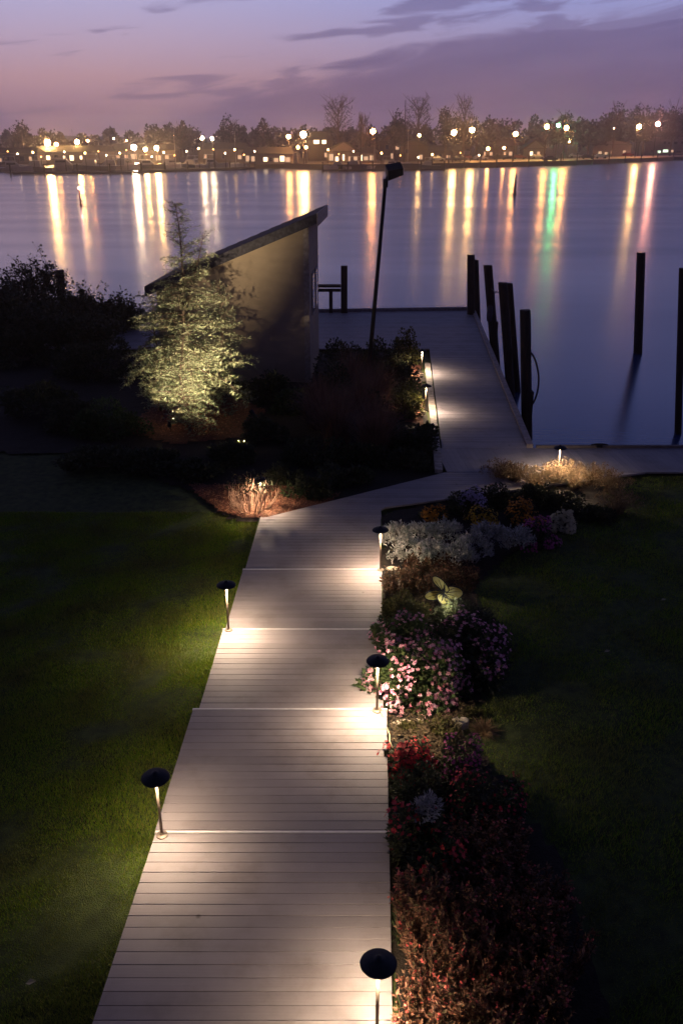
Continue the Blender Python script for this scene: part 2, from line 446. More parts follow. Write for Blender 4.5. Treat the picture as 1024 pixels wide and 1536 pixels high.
# pier, slightly splayed
FARA, FARB = 28.75, 30.85
def far_edge(x): return 30.40 + (x + .73) * .085
pb = MB(); 
def pier_xl(y): return 1.80 + (y - 14.55) * .065 + .02 if y < 24.6 else -9.5
def pier_xr(y): return pier_r(y) - .13
boards_x(pb, 15.875, 24.6, pier_xl, pier_xr, 0.0)
def bfar():
    y = 24.6; k = 0
    while y < 30.95:
        a, b = y + .0025, y + .0975
        xr = pier_xr(y); 
        # the outer edge runs back obliquely to the left
        xl = -9.5 if y < 29.6 else (-.73 + (y + .12 - 30.40) / .085)
        xl = max(xl, -9.5)
        if xl < xr - .1: pb.box(xl, xr, a, b, -.03, random.uniform(-.001, .001))
        y += .1
bfar()
tag(pb.build('pier_deck', M_pier), kind='structure')
pe = MB()
def strip(m, A, B, wd, z0, z1):
    A = Vector(A); B = Vector(B); d = (B - A).normalized(); s = Vector((d.y, -d.x)) * wd / 2
    c = [A - s, A + s, B + s, B - s]
    m.hexa([(p.x, p.y, z0) for p in c] + [(p.x, p.y, z1) for p in c])
M_rail = mat('pier_toe_rail', (.27, .22, .22), .7, var=.3, scale=10)
strip(pe, (pier_r(15.95) - .065, 15.95), (pier_r(30.85) - .065, 30.85), .12, -.3, .05)
strip(pe, (-9.6, far_edge(-9.6) + .06), (4.55, far_edge(4.55) + .06), .14, -.35, .09)
tag(pe.build('pier_edge_boards', M_rail), kind='structure')
ed = MB(); strip(ed, (1.72, 14.62), (1.72 + (22.8 - 14.6) * .065, 22.8), .14, -.12, .02)
tag(ed.build('bed_edging_board', mat('edging_board', (.36, .30, .26), .7, var=.45, scale=9, bump=.3)), kind='structure')
un = MB()
for y in np.arange(17, 31, 2.4):
    un.box(2.6, pier_r(y) - .12, y, y + .12, -.32, -.035); un.box(pier_r(y) - .4, pier_r(y) - .2, y - .1, y + .1, -1.8, -.32)
tag(un.build('pier_beams', M_pile), kind='structure')


# ---- planting bed soil sheets
def poly_sheet(name, pts, mat_, dz, step=.12, amp=.02, seed=1):
    pts = [(p[0], p[1]) for p in pts]
    xs0, xs1 = min(p[0] for p in pts), max(p[0] for p in pts); ys0, ys1 = min(p[1] for p in pts), max(p[1] for p in pts)
    def inside(x, y):
        r = False; j = len(pts) - 1
        for i in range(len(pts)):
            xi, yi = pts[i]; xj, yj = pts[j]
            if (yi > y) != (yj > y) and x < (xj - xi) * (y - yi) / (yj - yi) + xi: r = not r
            j = i
        return r
    xs = np.arange(xs0, xs1 + step, step); ys = np.arange(ys0, ys1 + step, step)
    rg = np.random.default_rng(seed); V = []; idx = {}; fs = []
    for j, y in enumerate(ys[:-1]):
        for i, x in enumerate(xs[:-1]):
            if inside(x + step / 2, y + step / 2):
                f = []
                for (a, b) in ((i, j), (i + 1, j), (i + 1, j + 1), (i, j + 1)):
                    if (a, b) not in idx:
                        idx[(a, b)] = len(V); V.append((xs[a] + rg.normal(0, step * .12), ys[b] + rg.normal(0, step * .12), gz(ys[b]) + dz + rg.uniform(0, amp)))
                    f.append(idx[(a, b)])
                fs.append(f)
    m = MB(); m.faces(V, fs); tag(m.build(name, mat_, smooth=True), kind='structure'); return inside


bedL = [at(300, 738), at(330, 768), at(360, 778), (-1.14, 12.56, 0), (1.7, 14.5, 0), (pier_l(24) - .25, 24, 0), (2.3, 24.4, 0), (-9, 24.4, 0), (-14, 22, 0), (-9, 16, 0), (-4.6, 15.6, 0)]
inL = poly_sheet('left_bed_soil', bedL, M_soil, .02)
m1 = poly_sheet('mulch_by_twiggy_shrub', [at(300, 742), at(330, 764), at(362, 774), (-1.18, 12.56, 0), (-.2, 13.15, 0), (.0, 13.6, 0), (-1.2, 14.0, 0), (-2.6, 14.0, 0)], M_mulch, .045, step=.08)
m2 = poly_sheet('mulch_under_cedars', [(-4.3, 16.9, 0), (-3.2, 16.2, 0), (-2.0, 16.6, 0), (-1.6, 18.4, 0), (-2.4, 19.6, 0), (-4.2, 19.2, 0)], M_mulch, .045, step=.12)
m3 = poly_sheet('mulch_by_pier', [(pier_l(17.4) - .3, 17.4, 0), (pier_l(17.4) - 1, 18, 0), (pier_l(20) - 1.1, 22.5, 0), (pier_l(22.8) - .3, 22.8, 0)], M_mulch, .045, step=.12)
bedR = [(.36, 3, 0), (1.38, 3, 0), (1.75, 4.2, 0), (1.72, 5.2, 0), (1.45, 6.2, 0), (1.15, 6.95, 0), (1.35, 7.4, 0), (1.72, 8.2, 0), (1.75, 9.4, 0), (1.7, 10.2, 0), (2.3, 11.2, 0), (3.1, 12.1, 0), (4.3, 13.2, 0), (4.5, 14.4, 0), (2.7, 14.5, 0), (.66, 12.7, 0), (.5, 10, 0), (.45, 8, 0), (.4, 6, 0)]
inR = poly_sheet('right_flower_bed_soil', bedR, M_soil, .02, step=.09)


def chips(n, cx, cy, sx, sy, test, name, matl=None, size=.03):
    rg = np.random.default_rng(n); P = []
    while len(P) < n:
        x = rg.normal(cx, sx); y = rg.normal(cy, sy)
        if test(x, y): P.append((x, y, gz(y) + .062 + rg.uniform(0, .012)))
    P = np.array(P); D = rg.normal(size=(n, 3)); D[:, 2] *= .25; D /= np.linalg.norm(D, axis=1)[:, None]
    Wd = np.cross(D, np.array([0, 0, 1.]) + rg.normal(0, .3, (n, 3))); Wd /= np.linalg.norm(Wd, axis=1)[:, None]
    m = MB(); m.cards(P, D, Wd, rg.uniform(.6, 1.4, n) * size, rg.uniform(.15, .35, n) * size, .3)
    return m.build(name, matl or M_chip)


o = chips(9000, -1.5, 13.2, .8, .6, m1, 'mulch_chips'); tag(o, 'reddish bark mulch chips strewn around the twiggy shrub', 'mulch', kind='stuff')
o = chips(4000, -3, 18, 1.2, 1.0, m2, 'mulch_chips', size=.045); tag(o, 'lit orange bark mulch under the small cedar trees', 'mulch', kind='stuff')
o = chips(2600, .95, 6.9, .28, .35, inR, 'leaf_litter', M_litter, size=.04); tag(o, 'dry leaf litter around the stones in the flower bed', 'leaf litter', kind='stuff')
o = chips(2600, 1.1, 9.6, .4, .6, inR, 'leaf_litter', M_litter, size=.04); tag(o, 'dry leaf litter under the butterfly ornament', 'leaf litter', kind='stuff')
o = chips(1500, 1.5, 19, .3, 2.2, m3, 'mulch_chips', size=.045); tag(o, 'reddish mulch chips along the left edge of the pier', 'mulch', kind='stuff')


# ---- grass blades
def grass(name, label, n, boxx, test, seed, hgt=.045):
    rg = np.random.default_rng(seed)
    x = rg.uniform(boxx[0], boxx[1], n * 2)
    # denser close to us
    y = boxx[2] + (boxx[3] - boxx[2]) * rg.uniform(0, 1, n * 2) ** 1.25
    keep = test(x, y); x = x[keep][:n]; y = y[keep][:n]; n = len(x)
    z = np.interp(y, GX, GZ) - .004
    h = hgt * rg.uniform(.5, 1.3, n) * (1 + .35 * np.sin(x * 3.1 + np.sin(y * 2.3) * 2)); an = rg.uniform(0, 2 * np.pi, n); ln = rg.uniform(.1, .9, n) * h
    wd = .0020 + .0006 * y / 4
    A = np.stack([x, y, z], 1); wv = np.stack([np.cos(an), np.sin(an), 0 * an], 1) * wd[:, None]
    tip = A + np.stack([np.cos(an + 1.4) * ln, np.sin(an + 1.4) * ln, h], 1)
    m = MB(); m.tris(A - wv, A + wv, tip); tag(m.build(name, M_grass), label, 'grass', kind='stuff')


def gl(x, y):
    pl = -1.56 + (y - 3.6) * .034
    return (x < pl) & (y < 12.9) & ~((y > 12.4 - (x + 1.2) * 1.05) & (x > -4)) & (x > -.62 * y - 1)
def gr(x, y):
    bx = np.interp(y, [3, 4.2, 5.2, 6.2, 6.95, 7.4, 8.2, 9.4, 10.2, 11.2, 12.1, 13.2, 14.4], [1.42, 1.78, 1.75, 1.48, 1.18, 1.4, 1.76, 1.8, 1.75, 2.35, 3.15, 4.35, 4.55])
    return (x > bx) & (y < 14.5) & (x < .5 * y + 1)
grass('grass', 'short green lawn grass left of the boardwalk', 480000, (-6.5, -1.3, 3, 13), gl, 1, .027)
grass('grass', 'dark lawn grass right of the flower beds', 170000, (1.0, 8, 3, 14.5), gr, 2, .033)


# ---------------------------------------------------------------- path lamps
def rot(V, rz): return V


def make_pathlamp():
    t = thing('path_light', 'x', 'path light')
    m = MB(); m.lathe([(.045, 0), (.045, .008), (.02, .014), (.014, .03)], 20); m.build('base_flange', M_stem, t, smooth=False)
    m = MB(); m.lathe([(.011, .02), (.011, .555)], 12)
    m.build('stem', M_stem, t, smooth=True)
    m = MB()
    pr = [(.018, .603), (.060, .596), (.100, .580), (.108, .574), (.110, .578), (.100, .590), (.075, .604), (.045, .614), (.022, .618), (.017, .628), (.010, .634), (.002, .636)]
    m.lathe(pr, 32)
    h = m.build('hat', M_black, t, smooth=True)
    m = MB(); m.lathe([(.019, .556), (.022, .600)], 16); m.build('lamp_socket', M_stem, h)
    m = MB(); m.lathe([(.021, .548), (.024, .551), (.024, .556), (.019, .558)], 16); m.build('bulb', emit('halogen_bulb', (1, .8, .55), 14), t, smooth=True)
    return t


lampP = [(-1.41, 5.39, .324, 1.0, 'path light nearest the camera on the left edge, beside lit grass', 34),
         (.215, 3.72, .32, 1.0, 'path light at the bottom right, seen from above by red-brown plants', 30),
         (.345, 7.15, .244, 1.0, 'path light standing in front of the bright pink flowers', 38),
         (-1.30, 8.82, .164, 1.0, 'path light on the left boardwalk edge at the green lit lawn', 36),
         (.52, 10.53, .084, 1.0, 'path light at the boardwalk edge beside the silvery plants', 36),
         (3.74, 14.25, -.03, 1.0, 'path light in the golden grass beside the waterside deck', 30),
         (1.80, 18.4, -.03, 1.0, 'nearer path light along the left edge of the pier', 40),
         (2.02, 21.8, -.03, 1.0, 'farthest path light on the left pier edge, under leafy shrub', 44),
         (-1.28, 12.95, -.03, .85, 'path light hidden among bare twigs at the mulch bed corner', 30)]
proto = make_pathlamp()
for i, (x, y, z, s, lab, pw) in enumerate(lampP):
    t = proto if i == 0 else copy_tree(proto)
    t.location = (x, y, z); t.rotation_euler = (R(random.Random(i).uniform(-2.2, 2.2)), R(random.Random(i + 9).uniform(-1.8, 1.8)), 0); t.scale = (s,) * 3; t['label'] = lab; t['group'] = 'black mushroom path lights along the boardwalk'
    pw *= 1.7 if i == 5 else 1.0
    for sx in (-.036, .036):
        ld = bpy.data.lights.new('path_light_glow', 'SPOT'); ld.spot_size = R(175); ld.spot_blend = 1.0; ld.energy = pw * .84; ld.color = WARM; ld.shadow_soft_size = .012
        lo = bpy.data.objects.new('path_light_glow', ld); C.objects.link(lo); lo.parent = t; lo.location = (sx, -.018, .584)


# ---------------------------------------------------------------- foliage builders
def unit(A): return A / np.maximum(np.linalg.norm(A, axis=-1, keepdims=True), 1e-9)


def clump_points(rg, n, rx, ry, rz, nc=14, cr=.38):
    """points on lumpy shells: cluster centres spread over a dome"""
    th = rg.uniform(0, 2 * np.pi, nc); ph = np.arccos(rg.uniform(-.1, 1, nc)); rad = rg.uniform(.45, .78, nc)
    cc = np.stack([np.cos(th) * np.sin(ph), np.sin(th) * np.sin(ph), np.cos(ph)], 1) * rad[:, None]
    k = rg.integers(0, nc, n); d = unit(rg.normal(size=(n, 3))); r = cr * rg.uniform(.55, 1.1, nc)[k] * rg.uniform(.3, 1.08, n) ** .5
    P = cc[k] + d * r[:, None]
    P[:, 2] = np.abs(P[:, 2]) * .98 + .02
    out = unit(P) * .6 + d * .6 + rg.normal(0, .45, (n, 3))
    return P * np.array([rx, ry, rz]), unit(out), cc * np.array([rx, ry, rz])


def flowers(m, P, Nn, size, rg, petals=5, cup=.2):
    n = len(P); ref = unit(rg.normal(size=(n, 3))); a = unit(np.cross(Nn, ref)); b = np.cross(Nn, a)
    for k in range(petals):
        w = 2 * np.pi * k / petals
        D = unit(a * math.cos(w) + b * math.sin(w) + Nn * cup); Wd = unit(-a * math.sin(w) + b * math.cos(w))
        m.cards(P, D, Wd, size * rg.uniform(.85, 1.15, n), size * .42)


def bush(name, label, cat, loc, dims, lm, n, leaf, fl=None, seed=0, group=None, nc=14, cr=.38, slim=.3, stems=True, center=None):
    rg = np.random.default_rng(seed); rx, ry, rz = dims
    t = thing(name, label, cat, loc, 0, group)
    P, D, cc = clump_points(rg, n, rx, ry, rz, nc, cr)
    Wd = unit(np.cross(D, rg.normal(size=(n, 3)))); m = MB(); L = leaf * rg.uniform(.6, 1.3, n)
    m.cards(P, D, Wd, L, L * slim, .25); m.build('foliage', lm, t)
    if stems:
        m = MB()
        for c in cc:
            q = [(c[0] * f * .9, c[1] * f * .9, c[2] * (f ** .8)) for f in (0, .35, .7, 1)]
            m.tube(q, [.012 * rz / .5 + .003, .008, .005, .003], 4)
        m.build('stems', M_bark, t)
    if fl:
        fm, fn, fs, pt, facing = fl
        P, D, _ = clump_points(np.random.default_rng(seed), fn * 3, rx * 1.12, ry * 1.12, rz * 1.12, nc, cr)
        sc_ = P / np.array([rx, ry, rz]); rr = np.linalg.norm(sc_, axis=1); idx = np.argsort(-(rr + rg.uniform(0, .65, len(rr))))[:fn]
        P = P[idx]; Nn = unit(unit(sc_[idx]) + np.array([0, -.25, .35]) + rg.normal(0, facing, (fn, 3)))
        m = MB(); flowers(m, P, Nn, fs, rg, pt); f = m.build('blossoms', fm, t)
    return t


LM_green = leafmat('green_leaves', [(.035, .065, .02), (.06, .09, .03), (.09, .11, .04)])
LM_dark = leafmat('dark_shrub_leaves', [(.032, .042, .02), (.055, .06, .028), (.08, .08, .04)], .2)
LM_rust = leafmat('russet_leaves', [(.07, .03, .014), (.13, .055, .03), (.035, .03, .012), (.20, .10, .06), (.03, .04, .012)])
LM_silver = leafmat('silver_leaves', [(.34, .33, .30), (.48, .47, .43), (.18, .19, .16)], .15, .8)
LM_olive = leafmat('olive_shrub_leaves', [(.05, .05, .015), (.10, .10, .03), (.16, .14, .05)])
LM_straw = leafmat('straw_grass', [(.26, .16, .08), (.16, .09, .045), (.34, .24, .13), (.08, .06, .03)], .4)
LM_brown = leafmat('brown_grass_blades', [(.20, .10, .065), (.26, .14, .09), (.12, .07, .045)], .3)
LM_cedar = leafmat('blue_cedar_needles', [(.12, .14, .085), (.19, .21, .13), (.24, .24, .15), (.08, .10, .06)], .15, .75)
FM_pink = leafmat('pink_petals', [(.62, .16, .27), (.76, .34, .42), (.86, .54, .58), (.50, .08, .18)], .35)
FM_red = leafmat('red_petals', [(.60, .04, .05), (.72, .09, .08), (.42, .02, .04)], .3)
FM_darkred = leafmat('dark_red_petals', [(.48, .03, .05), (.34, .02, .04)], .3)
FM_mag = leafmat('magenta_petals', [(.5, .10, .28), (.38, .07, .2)], .3)
M_dstem = mat('dark_red_stem', (.035, .018, .012), .8)
LM_rust2 = leafmat('withered_leaves', [(.12, .045, .026), (.20, .08, .045), (.05, .05, .02), (.27, .13, .08), (.06, .028, .018)])
FM_coral = leafmat('coral_petals', [(.55, .10, .08), (.45, .05, .06), (.65, .22, .16)], .35)
FM_orange = leafmat('orange_petals', [(.65, .27, .03), (.5, .18, .02)], .3)
FM_gold = leafmat('gold_petals', [(.70, .46, .05), (.6, .35, .03)], .3)
FM_lav = leafmat('lavender_petals', [(.42, .34, .52), (.5, .42, .6)], .3)
FM_cream = leafmat('cream_petals', [(.60, .52, .30), (.68, .60, .38)], .3)
FM_yc = leafmat('yellow_flower_centre', [(.6, .4, .05), (.5, .3, .05)], .1)


def G(px, py, dz=0.0):
    """ground point under a pixel, following the lawn height"""
    z = .1
    for _ in range(6):
        p = at(px, py, z); z = gz(p.y)
    return Vector((p.x, p.y, z + dz))


# pink flower mounds
bush('pink_flower_mound', 'bright pink flower mound lit by the path light in front of it', 'flowering plant', (.78, 7.72, gz(7.7)), (.56, .55, .60), LM_green, 8200, .06, (FM_pink, 1000, .027, 5, .35), 11, 'pink flowering mounds', center=FM_yc, nc=22)
bush('pink_flower_mound', 'dimmer pink flower mound at the lawn side of the bright one', 'flowering plant', (1.32, 8.1, gz(8.1)), (.52, .62, .58), LM_dark, 7200, .06, (FM_pink, 560, .025, 5, .35), 12, 'pink flowering mounds', center=FM_yc, nc=22)
bush('pink_flower_mound', 'pink flower mound along the boardwalk edge below the dark bush', 'flowering plant', (.72, 8.45, gz(8.5)), (.42, .45, .50), LM_green, 4600, .055, (FM_pink, 420, .025, 5, .35), 13, 'pink flowering mounds', center=FM_yc, nc=18)
bush('leafy_bush', 'dark leafy bush between pink flowers and butterfly ornament', 'bush', (.78, 9.35, gz(9.3)), (.34, .55, .38), LM_olive, 4200, .04, (FM_coral, 18, .016, 5, .4), 14)
bush('leafy_bush', 'low dark bush behind the pink flowers at the lawn edge', 'bush', (1.42, 9.15, gz(9)), (.42, .55, .34), LM_dark, 4200, .04, None, 15)
# red bed
bush('chrysanthemum', 'deep red mum with dense heads, right below the flat stones', 'flowering plant', (.60, 6.42, gz(6.4)), (.27, .27, .34), LM_dark, 2200, .035, (FM_red, 520, .018, 7, .3), 21)
bush('leafy_bush', 'dark green bush between the red mum and the red blossoms', 'bush', (.66, 6.0, gz(6)), (.32, .34, .36), LM_dark, 2300, .035, None, 22)
bush('chrysanthemum', 'magenta mum at the lawn side of the deep red one', 'flowering plant', (1.05, 6.35, gz(6.3)), (.26, .26, .38), LM_dark, 1500, .035, (FM_mag, 240, .015, 7, .3), 23)
bush('chrysanthemum', 'dim dark red mum bulging onto the lawn', 'flowering plant', (1.24, 5.85, gz(5.9)), (.36, .38, .40), LM_dark, 2300, .04, (FM_darkred, 240, .016, 6, .3), 24)
bush('flowering_bush', 'red blossomed bush leaning over the boardwalk edge', 'flowering plant', (.60, 5.18, gz(5.2)), (.37, .40, .55), LM_dark, 5200, .045, (FM_red, 300, .024, 5, .4), 25, center=FM_mag)
bush('silver_plant', 'small pale silvery plant topping the red blossomed bush', 'plant', (.66, 5.42, gz(5.4) + .36), (.14, .14, .17), LM_silver, 900, .035, None, 26, slim=.2)
for k, (px, py, lab, sd, s) in enumerate([(600, 762, 0, 31, .2), (0, 0, 0, 0, 0)][:0]): pass
mums = [(650, 778, 'orange mum above the silvery plants, nearest the boardwalk', FM_orange, .22, .24), (705, 765, 'lavender mum left of the gold one', FM_lav, .26, .28),
        (722, 785, 'gold mum directly below the lavender one', FM_gold, .24, .24), (782, 785, 'large orange mum in the middle of the far bed', FM_orange, .32, .34),
        (802, 815, 'burgundy mum below the large orange one', FM_mag, .30, .30), (845, 792, 'pale cream mum at the lawn edge of the far bed', FM_cream, .22, .26)]
for k, (px, py, lab, fm, r, h) in enumerate(mums):
    p = G(px, py)
    bush('chrysanthemum', lab, 'flowering plant', p, (r * 1.15, r, h * 1.25), LM_dark, 1500, .04, (fm, 520, .020 if fm != FM_cream else .028, 7, .3), 40 + k, 'mums in the far bed')


def silver(label, loc, r, h, seed):
    rg = np.random.default_rng(seed); t = thing('silver_plant', label, 'plant', loc, 0, 'silvery dusty plants beside the boardwalk')
    m = MB(); s = MB()
    for k in range(26):
        a = rg.uniform(0, 2 * np.pi); l = rg.uniform(.35, 1); tip = np.array([math.cos(a) * r * l, math.sin(a) * r * l, h * (1 - .45 * l * l) * rg.uniform(.85, 1.1)])
        s.tube([(0, 0, 0), tuple(tip * np.array([.5, .5, .6])), tuple(tip)], [.006, .004, .003], 4)
        n = 60; P = tip + rg.normal(0, .026, (n, 3)) * np.array([1.3, 1.3, 1]); D = unit(rg.normal(0, .7, (n, 3)) + np.array([math.cos(a) * .5, math.sin(a) * .5, .7]))
        Wd = unit(np.cross(D, rg.normal(size=(n, 3)))); L = rg.uniform(.035, .075, n); m.cards(P, D, Wd, L, L * .16)
    m.build('foliage', LM_silver, t); s.build('stems', M_bark, t)


sp = [(596, 815, 'leftmost silvery plant, nearest the path light'), (632, 812, 'silvery plant second from the boardwalk, below the orange mum'), (668, 812, 'silvery plant below the gap between orange and lavender mums'),
      (610, 838, 'silvery plant above the rocks and russet stems'), (648, 842, 'silvery plant centred above the russet plants'), (686, 848, 'lowest right silvery plant above the ornament'),
      (728, 812, 'silvery plant under the gold mum'), (770, 820, 'rightmost silvery plant near the burgundy mum'), (706, 832, 'silvery plant between the lowest one and the gold mum')]
for k, (px, py, lab) in enumerate(sp):
    p = G(px, py + 8); silver(lab, p, .24, .32, 60 + k)


# stems plants: upright stalks with narrow leaves
def stalks(name, label, cat, loc, r, h, ns, nl, lm, leaf, fm=None, fsz=.015, fprob=.5, seed=0, group=None, lean=.25, stemmat=None):
    rg = np.random.default_rng(seed); t = thing(name, label, cat, loc, 0, group); s = MB(); P = []; D = []; FP = []
    for k in range(ns):
        a = rg.uniform(0, 2 * np.pi); rr = r * math.sqrt(rg.uniform(0, 1)); b = np.array([math.cos(a) * rr * .6, math.sin(a) * rr * .6, 0.])
        hh = h * rg.uniform(.6, 1.1); tip = b + np.array([math.cos(a) * rr * lean * 2, math.sin(a) * rr * lean * 2, hh])
        mid = (b + tip) / 2 + rg.normal(0, .012, 3); s.tube([b, mid, tip], [.0035, .003, .002], 3, False)
        for f in rg.uniform(.15, 1, nl):
            q = b * (1 - f) ** 2 + 2 * mid * f * (1 - f) + tip * f * f; P.append(q); D.append(np.array([*rg.normal(0, .7, 2), rg.uniform(.1, 1)]))
        if fm and rg.uniform() < fprob:
            for j in range(rg.integers(1, 4)): FP.append(tip + rg.normal(0, .012, 3))
    P = np.array(P); D = unit(np.array(D)); Wd = unit(np.cross(D, rg.normal(size=D.shape))); L = leaf * rg.uniform(.5, 1.4, len(P))
    m = MB(); m.cards(P, D, Wd, L, L * rg.uniform(.12, .30, len(P)), .3); m.build('foliage', lm, t); s.build('stems', stemmat or M_bark, t)
    if FP:
        FP = np.array(FP); m = MB(); flowers(m, FP, unit(rg.normal(0, .4, FP.shape) + np.array([0, -.3, 1])), fsz, rg, 5); m.build('blossoms', fm, t)
    return t


vs = [stalks('salvia_plant', 'russet withering plant with small red blossoms in the near flower bed', 'flowering plant', (0, -40 - k, 0), .20, .40, 46, 44, LM_rust2, .034, FM_coral, .012, .3, 80 + k, 'russet plants filling the near flower bed', stemmat=M_dstem) for k in range(4)]
rg_ = random.Random(8); placed = []; y = 2.75; n = 0
while y < 5.5:
    xr = np.interp(y, [3, 3.8, 4.6, 5.3, 5.6], [1.25, 1.42, 1.5, 1.45, 1.4]); x = .50 + rg_.uniform(0, .1)
    while x < xr:
        if not (x < .95 and y > 4.9):
            yy = y + rg_.uniform(-.08, .08); src = vs[n % 4]
            if n < 4: o = src; o.location = (x, yy, gz(yy) + .01); o.rotation_euler = (0, 0, rg_.uniform(0, 6))
            else: o = dup(src, (x, yy, gz(yy) + .01), rg_.uniform(0, 6), scale=(rg_.uniform(.9, 1.15),) * 2 + (rg_.uniform(.85, 1.15) * (1 if yy < 4.6 else .6),))
            n += 1
        x += rg_.uniform(.2, .27)
    y += .22
for k, (px, py) in enumerate([(640, 880), (612, 872), (672, 868), (700, 872), (590, 880), (655, 855), (625, 850)]):
    p = G(px, py + 14); stalks('russet_plant', ['russet feathery plant beside the pale stone at the boardwalk', 'dry russet plant above the butterfly ornament', 'dry russet plant at the lawn side above the ornament'][0 if px < 620 else 1 if px < 665 else 2],
        'plant', p, .17, .34, 26, 26, LM_rust, .045, None, seed=100 + k, group='dry russet plants above the ornament')


def grassclump(name, label, loc, r, h, n, lm, seed, group=None, wid=.006, plume=False, spread=.55):
    rg = np.random.default_rng(seed); t = thing(name, label, 'ornamental grass', loc, 0, group); m = MB(); segs = 4
    a = rg.uniform(0, 2 * np.pi, n); b = np.stack([np.cos(a), np.sin(a), 0 * a], 1); base = b * (rg.uniform(0, .35, n) * r)[:, None]
    out = rg.uniform(.15, 1, n); hh = h * rg.uniform(.55, 1.1, n) * (1 - .25 * out)
    def pt(f): return base + b * (out * r * spread * 2 * f ** 1.8)[:, None] + np.array([0, 0, 1.]) * (hh * (f - .28 * out * f ** 3))[:, None]
    side = np.stack([-np.sin(a), np.cos(a), 0 * a], 1)
    V = []; 
    for j in range(segs + 1):
        f = j / segs; p = pt(f); wv = side * wid * (1 - f * .9); V += [p - wv, p + wv]
    V = np.stack(V, 1)  # n, 2(segs+1), 3
    k = 2 * (segs + 1); idx = np.array([[2 * j, 2 * j + 1, 2 * j + 3, 2 * j + 2] for j in range(segs)]).ravel()
    m.add(V.reshape(-1, 3), (idx[None, :] + (np.arange(n) * k)[:, None]).ravel(), np.full(n * segs, 4)); m.build('blades', lm, t)
    if plume:
        sel = rg.choice(n, n // 3, replace=False); tip = pt(1.0)[sel]; c = np.repeat(tip, 12, 0); c = c + rg.normal(0, .018, c.shape); D = unit(rg.normal(0, .6, c.shape) + np.array([0, 0, .7]))
        m = MB(); m.cards(c, D, unit(np.cross(D, rg.normal(size=D.shape))), .03, .006); m.build('seed_heads', lm, t)
    return t


gc = [(770, 722), (800, 728), (828, 722), (858, 728), (888, 722), (915, 735), (845, 716), (750, 716), (925, 765)]
for k, (px, py) in enumerate(gc):
    p = G(px, py + 4)
    if k == 8: lab = 'golden grass clump at the corner of bed and lawn'
    elif k == 5: lab = 'golden grass clump at the right end of the row'
    else: lab = 'golden grass clump in the row before the waterside deck'
    grassclump('golden_grass', lab, p, .30, .38, 360, LM_straw, 120 + k, 'golden grass clumps by the waterside deck', plume=True)
for k, (px, py, r, h, lab) in enumerate([(700, 760, .4, .34, 'dark evergreen mound at the tip of the far bed, by the landing'), (750, 752, .42, .34, 'dark evergreen mound above the gold mum'),
                                       (800, 750, .42, .36, 'dark evergreen mound above the large orange mum'), (850, 760, .42, .32, 'dark evergreen mound above the cream mum'), (895, 775, .36, .26, 'dark evergreen mound at the lawn corner of the far bed')]):
    bush('evergreen_mound', lab, 'bush', G(px, py + 6), (r, r * .8, h), LM_dark, 2400, .045, None, 140 + k, 'dark evergreen mounds in the far bed')
# lit tuft where the lawn meets the bed
grassclump('golden_grass', 'small pale grass tuft at the lawn notch beside the stones', G(725, 1100), .16, .13, 300, LM_straw, 150)
stalks('leafy_tuft', 'small green leafy tuft beside the rough stone', 'plant', G(665, 1105), .16, .16, 26, 18, LM_olive, .045, seed=151)
for k, (px, py, lab) in enumerate([(650, 1098, 'low ground cover just right of the flat buff stone'), (615, 1100, 'low ground cover between the flat stone and the red mum'), (712, 1078, 'low ground cover at the lawn notch above the rough stone')]):
    bush('ground_cover_plant', lab, 'plant', G(px, py), (.17, .14, .09), LM_olive, 900, .035, None, 170 + k, nc=9)
for k in range(3):
    grassclump('iris_clump', ['green strappy leaves at the boardwalk edge among russet plants', 'lower strappy green leaves beside the nearest right path light', 'strappy green leaves below the red blossomed bush'][k], Vector(((.42, .46, .45)[k], (4.5, 3.75, 4.72)[k], gz(4.4))), .14, .26, 46, LM_green, 155 + k, wid=.008)


def rock(label, loc, s, seed):
    rg = np.random.default_rng(seed); m = MB(); import bmesh
    b = bmesh.new(); bmesh.ops.create_icosphere(b, subdivisions=3, radius=1)
    ax = rg.normal(size=(7, 3)); ax = unit(ax)
    for v in b.verts:
        c = np.array(v.co); r = 1.0
        for a in ax:
            dd = c.dot(a)
            if dd > .72: c = c - a * (dd - .72)
        v.co = c + rg.normal(0, .012, 3)
    V = np.array([v.co for v in b.verts]) * np.array(s); fs = [[v.index for v in f.verts] for f in b.faces]; b.free()
    m.faces(V, fs); o = m.build('rock', M_rock, smooth=False, loc=loc); tag(o, label, 'rock')


rock('pale stone lit at the foot of the path light by silvery plants', G(588, 856, .02), (.12, .06, .05), 1)
rock('flat buff stone at the boardwalk edge below the pink flowers', G(602, 1088, .02), (.12, .07, .035), 2)
rock('rough stone at the lawn notch under the pink mound', G(690, 1090, .03), (.11, .08, .07), 3)
rock('small stone beside the flat buff one', G(630, 1084, .01), (.07, .05, .03), 4)
m = MB(); P = [(.375, 7.13, .262), (.40, 7.05, .25), (.43, 6.97, .19), (.455, 6.85, .185), (.45, 6.75, .19), (.47, 6.65, .185)]
m.tube(P, .006, 6); tag(m.build('lamp_cable', mat('straw_coloured_cable', (.5, .42, .26), .6), smooth=True), 'pale cable running from the path light base past the flat stone', 'cable')


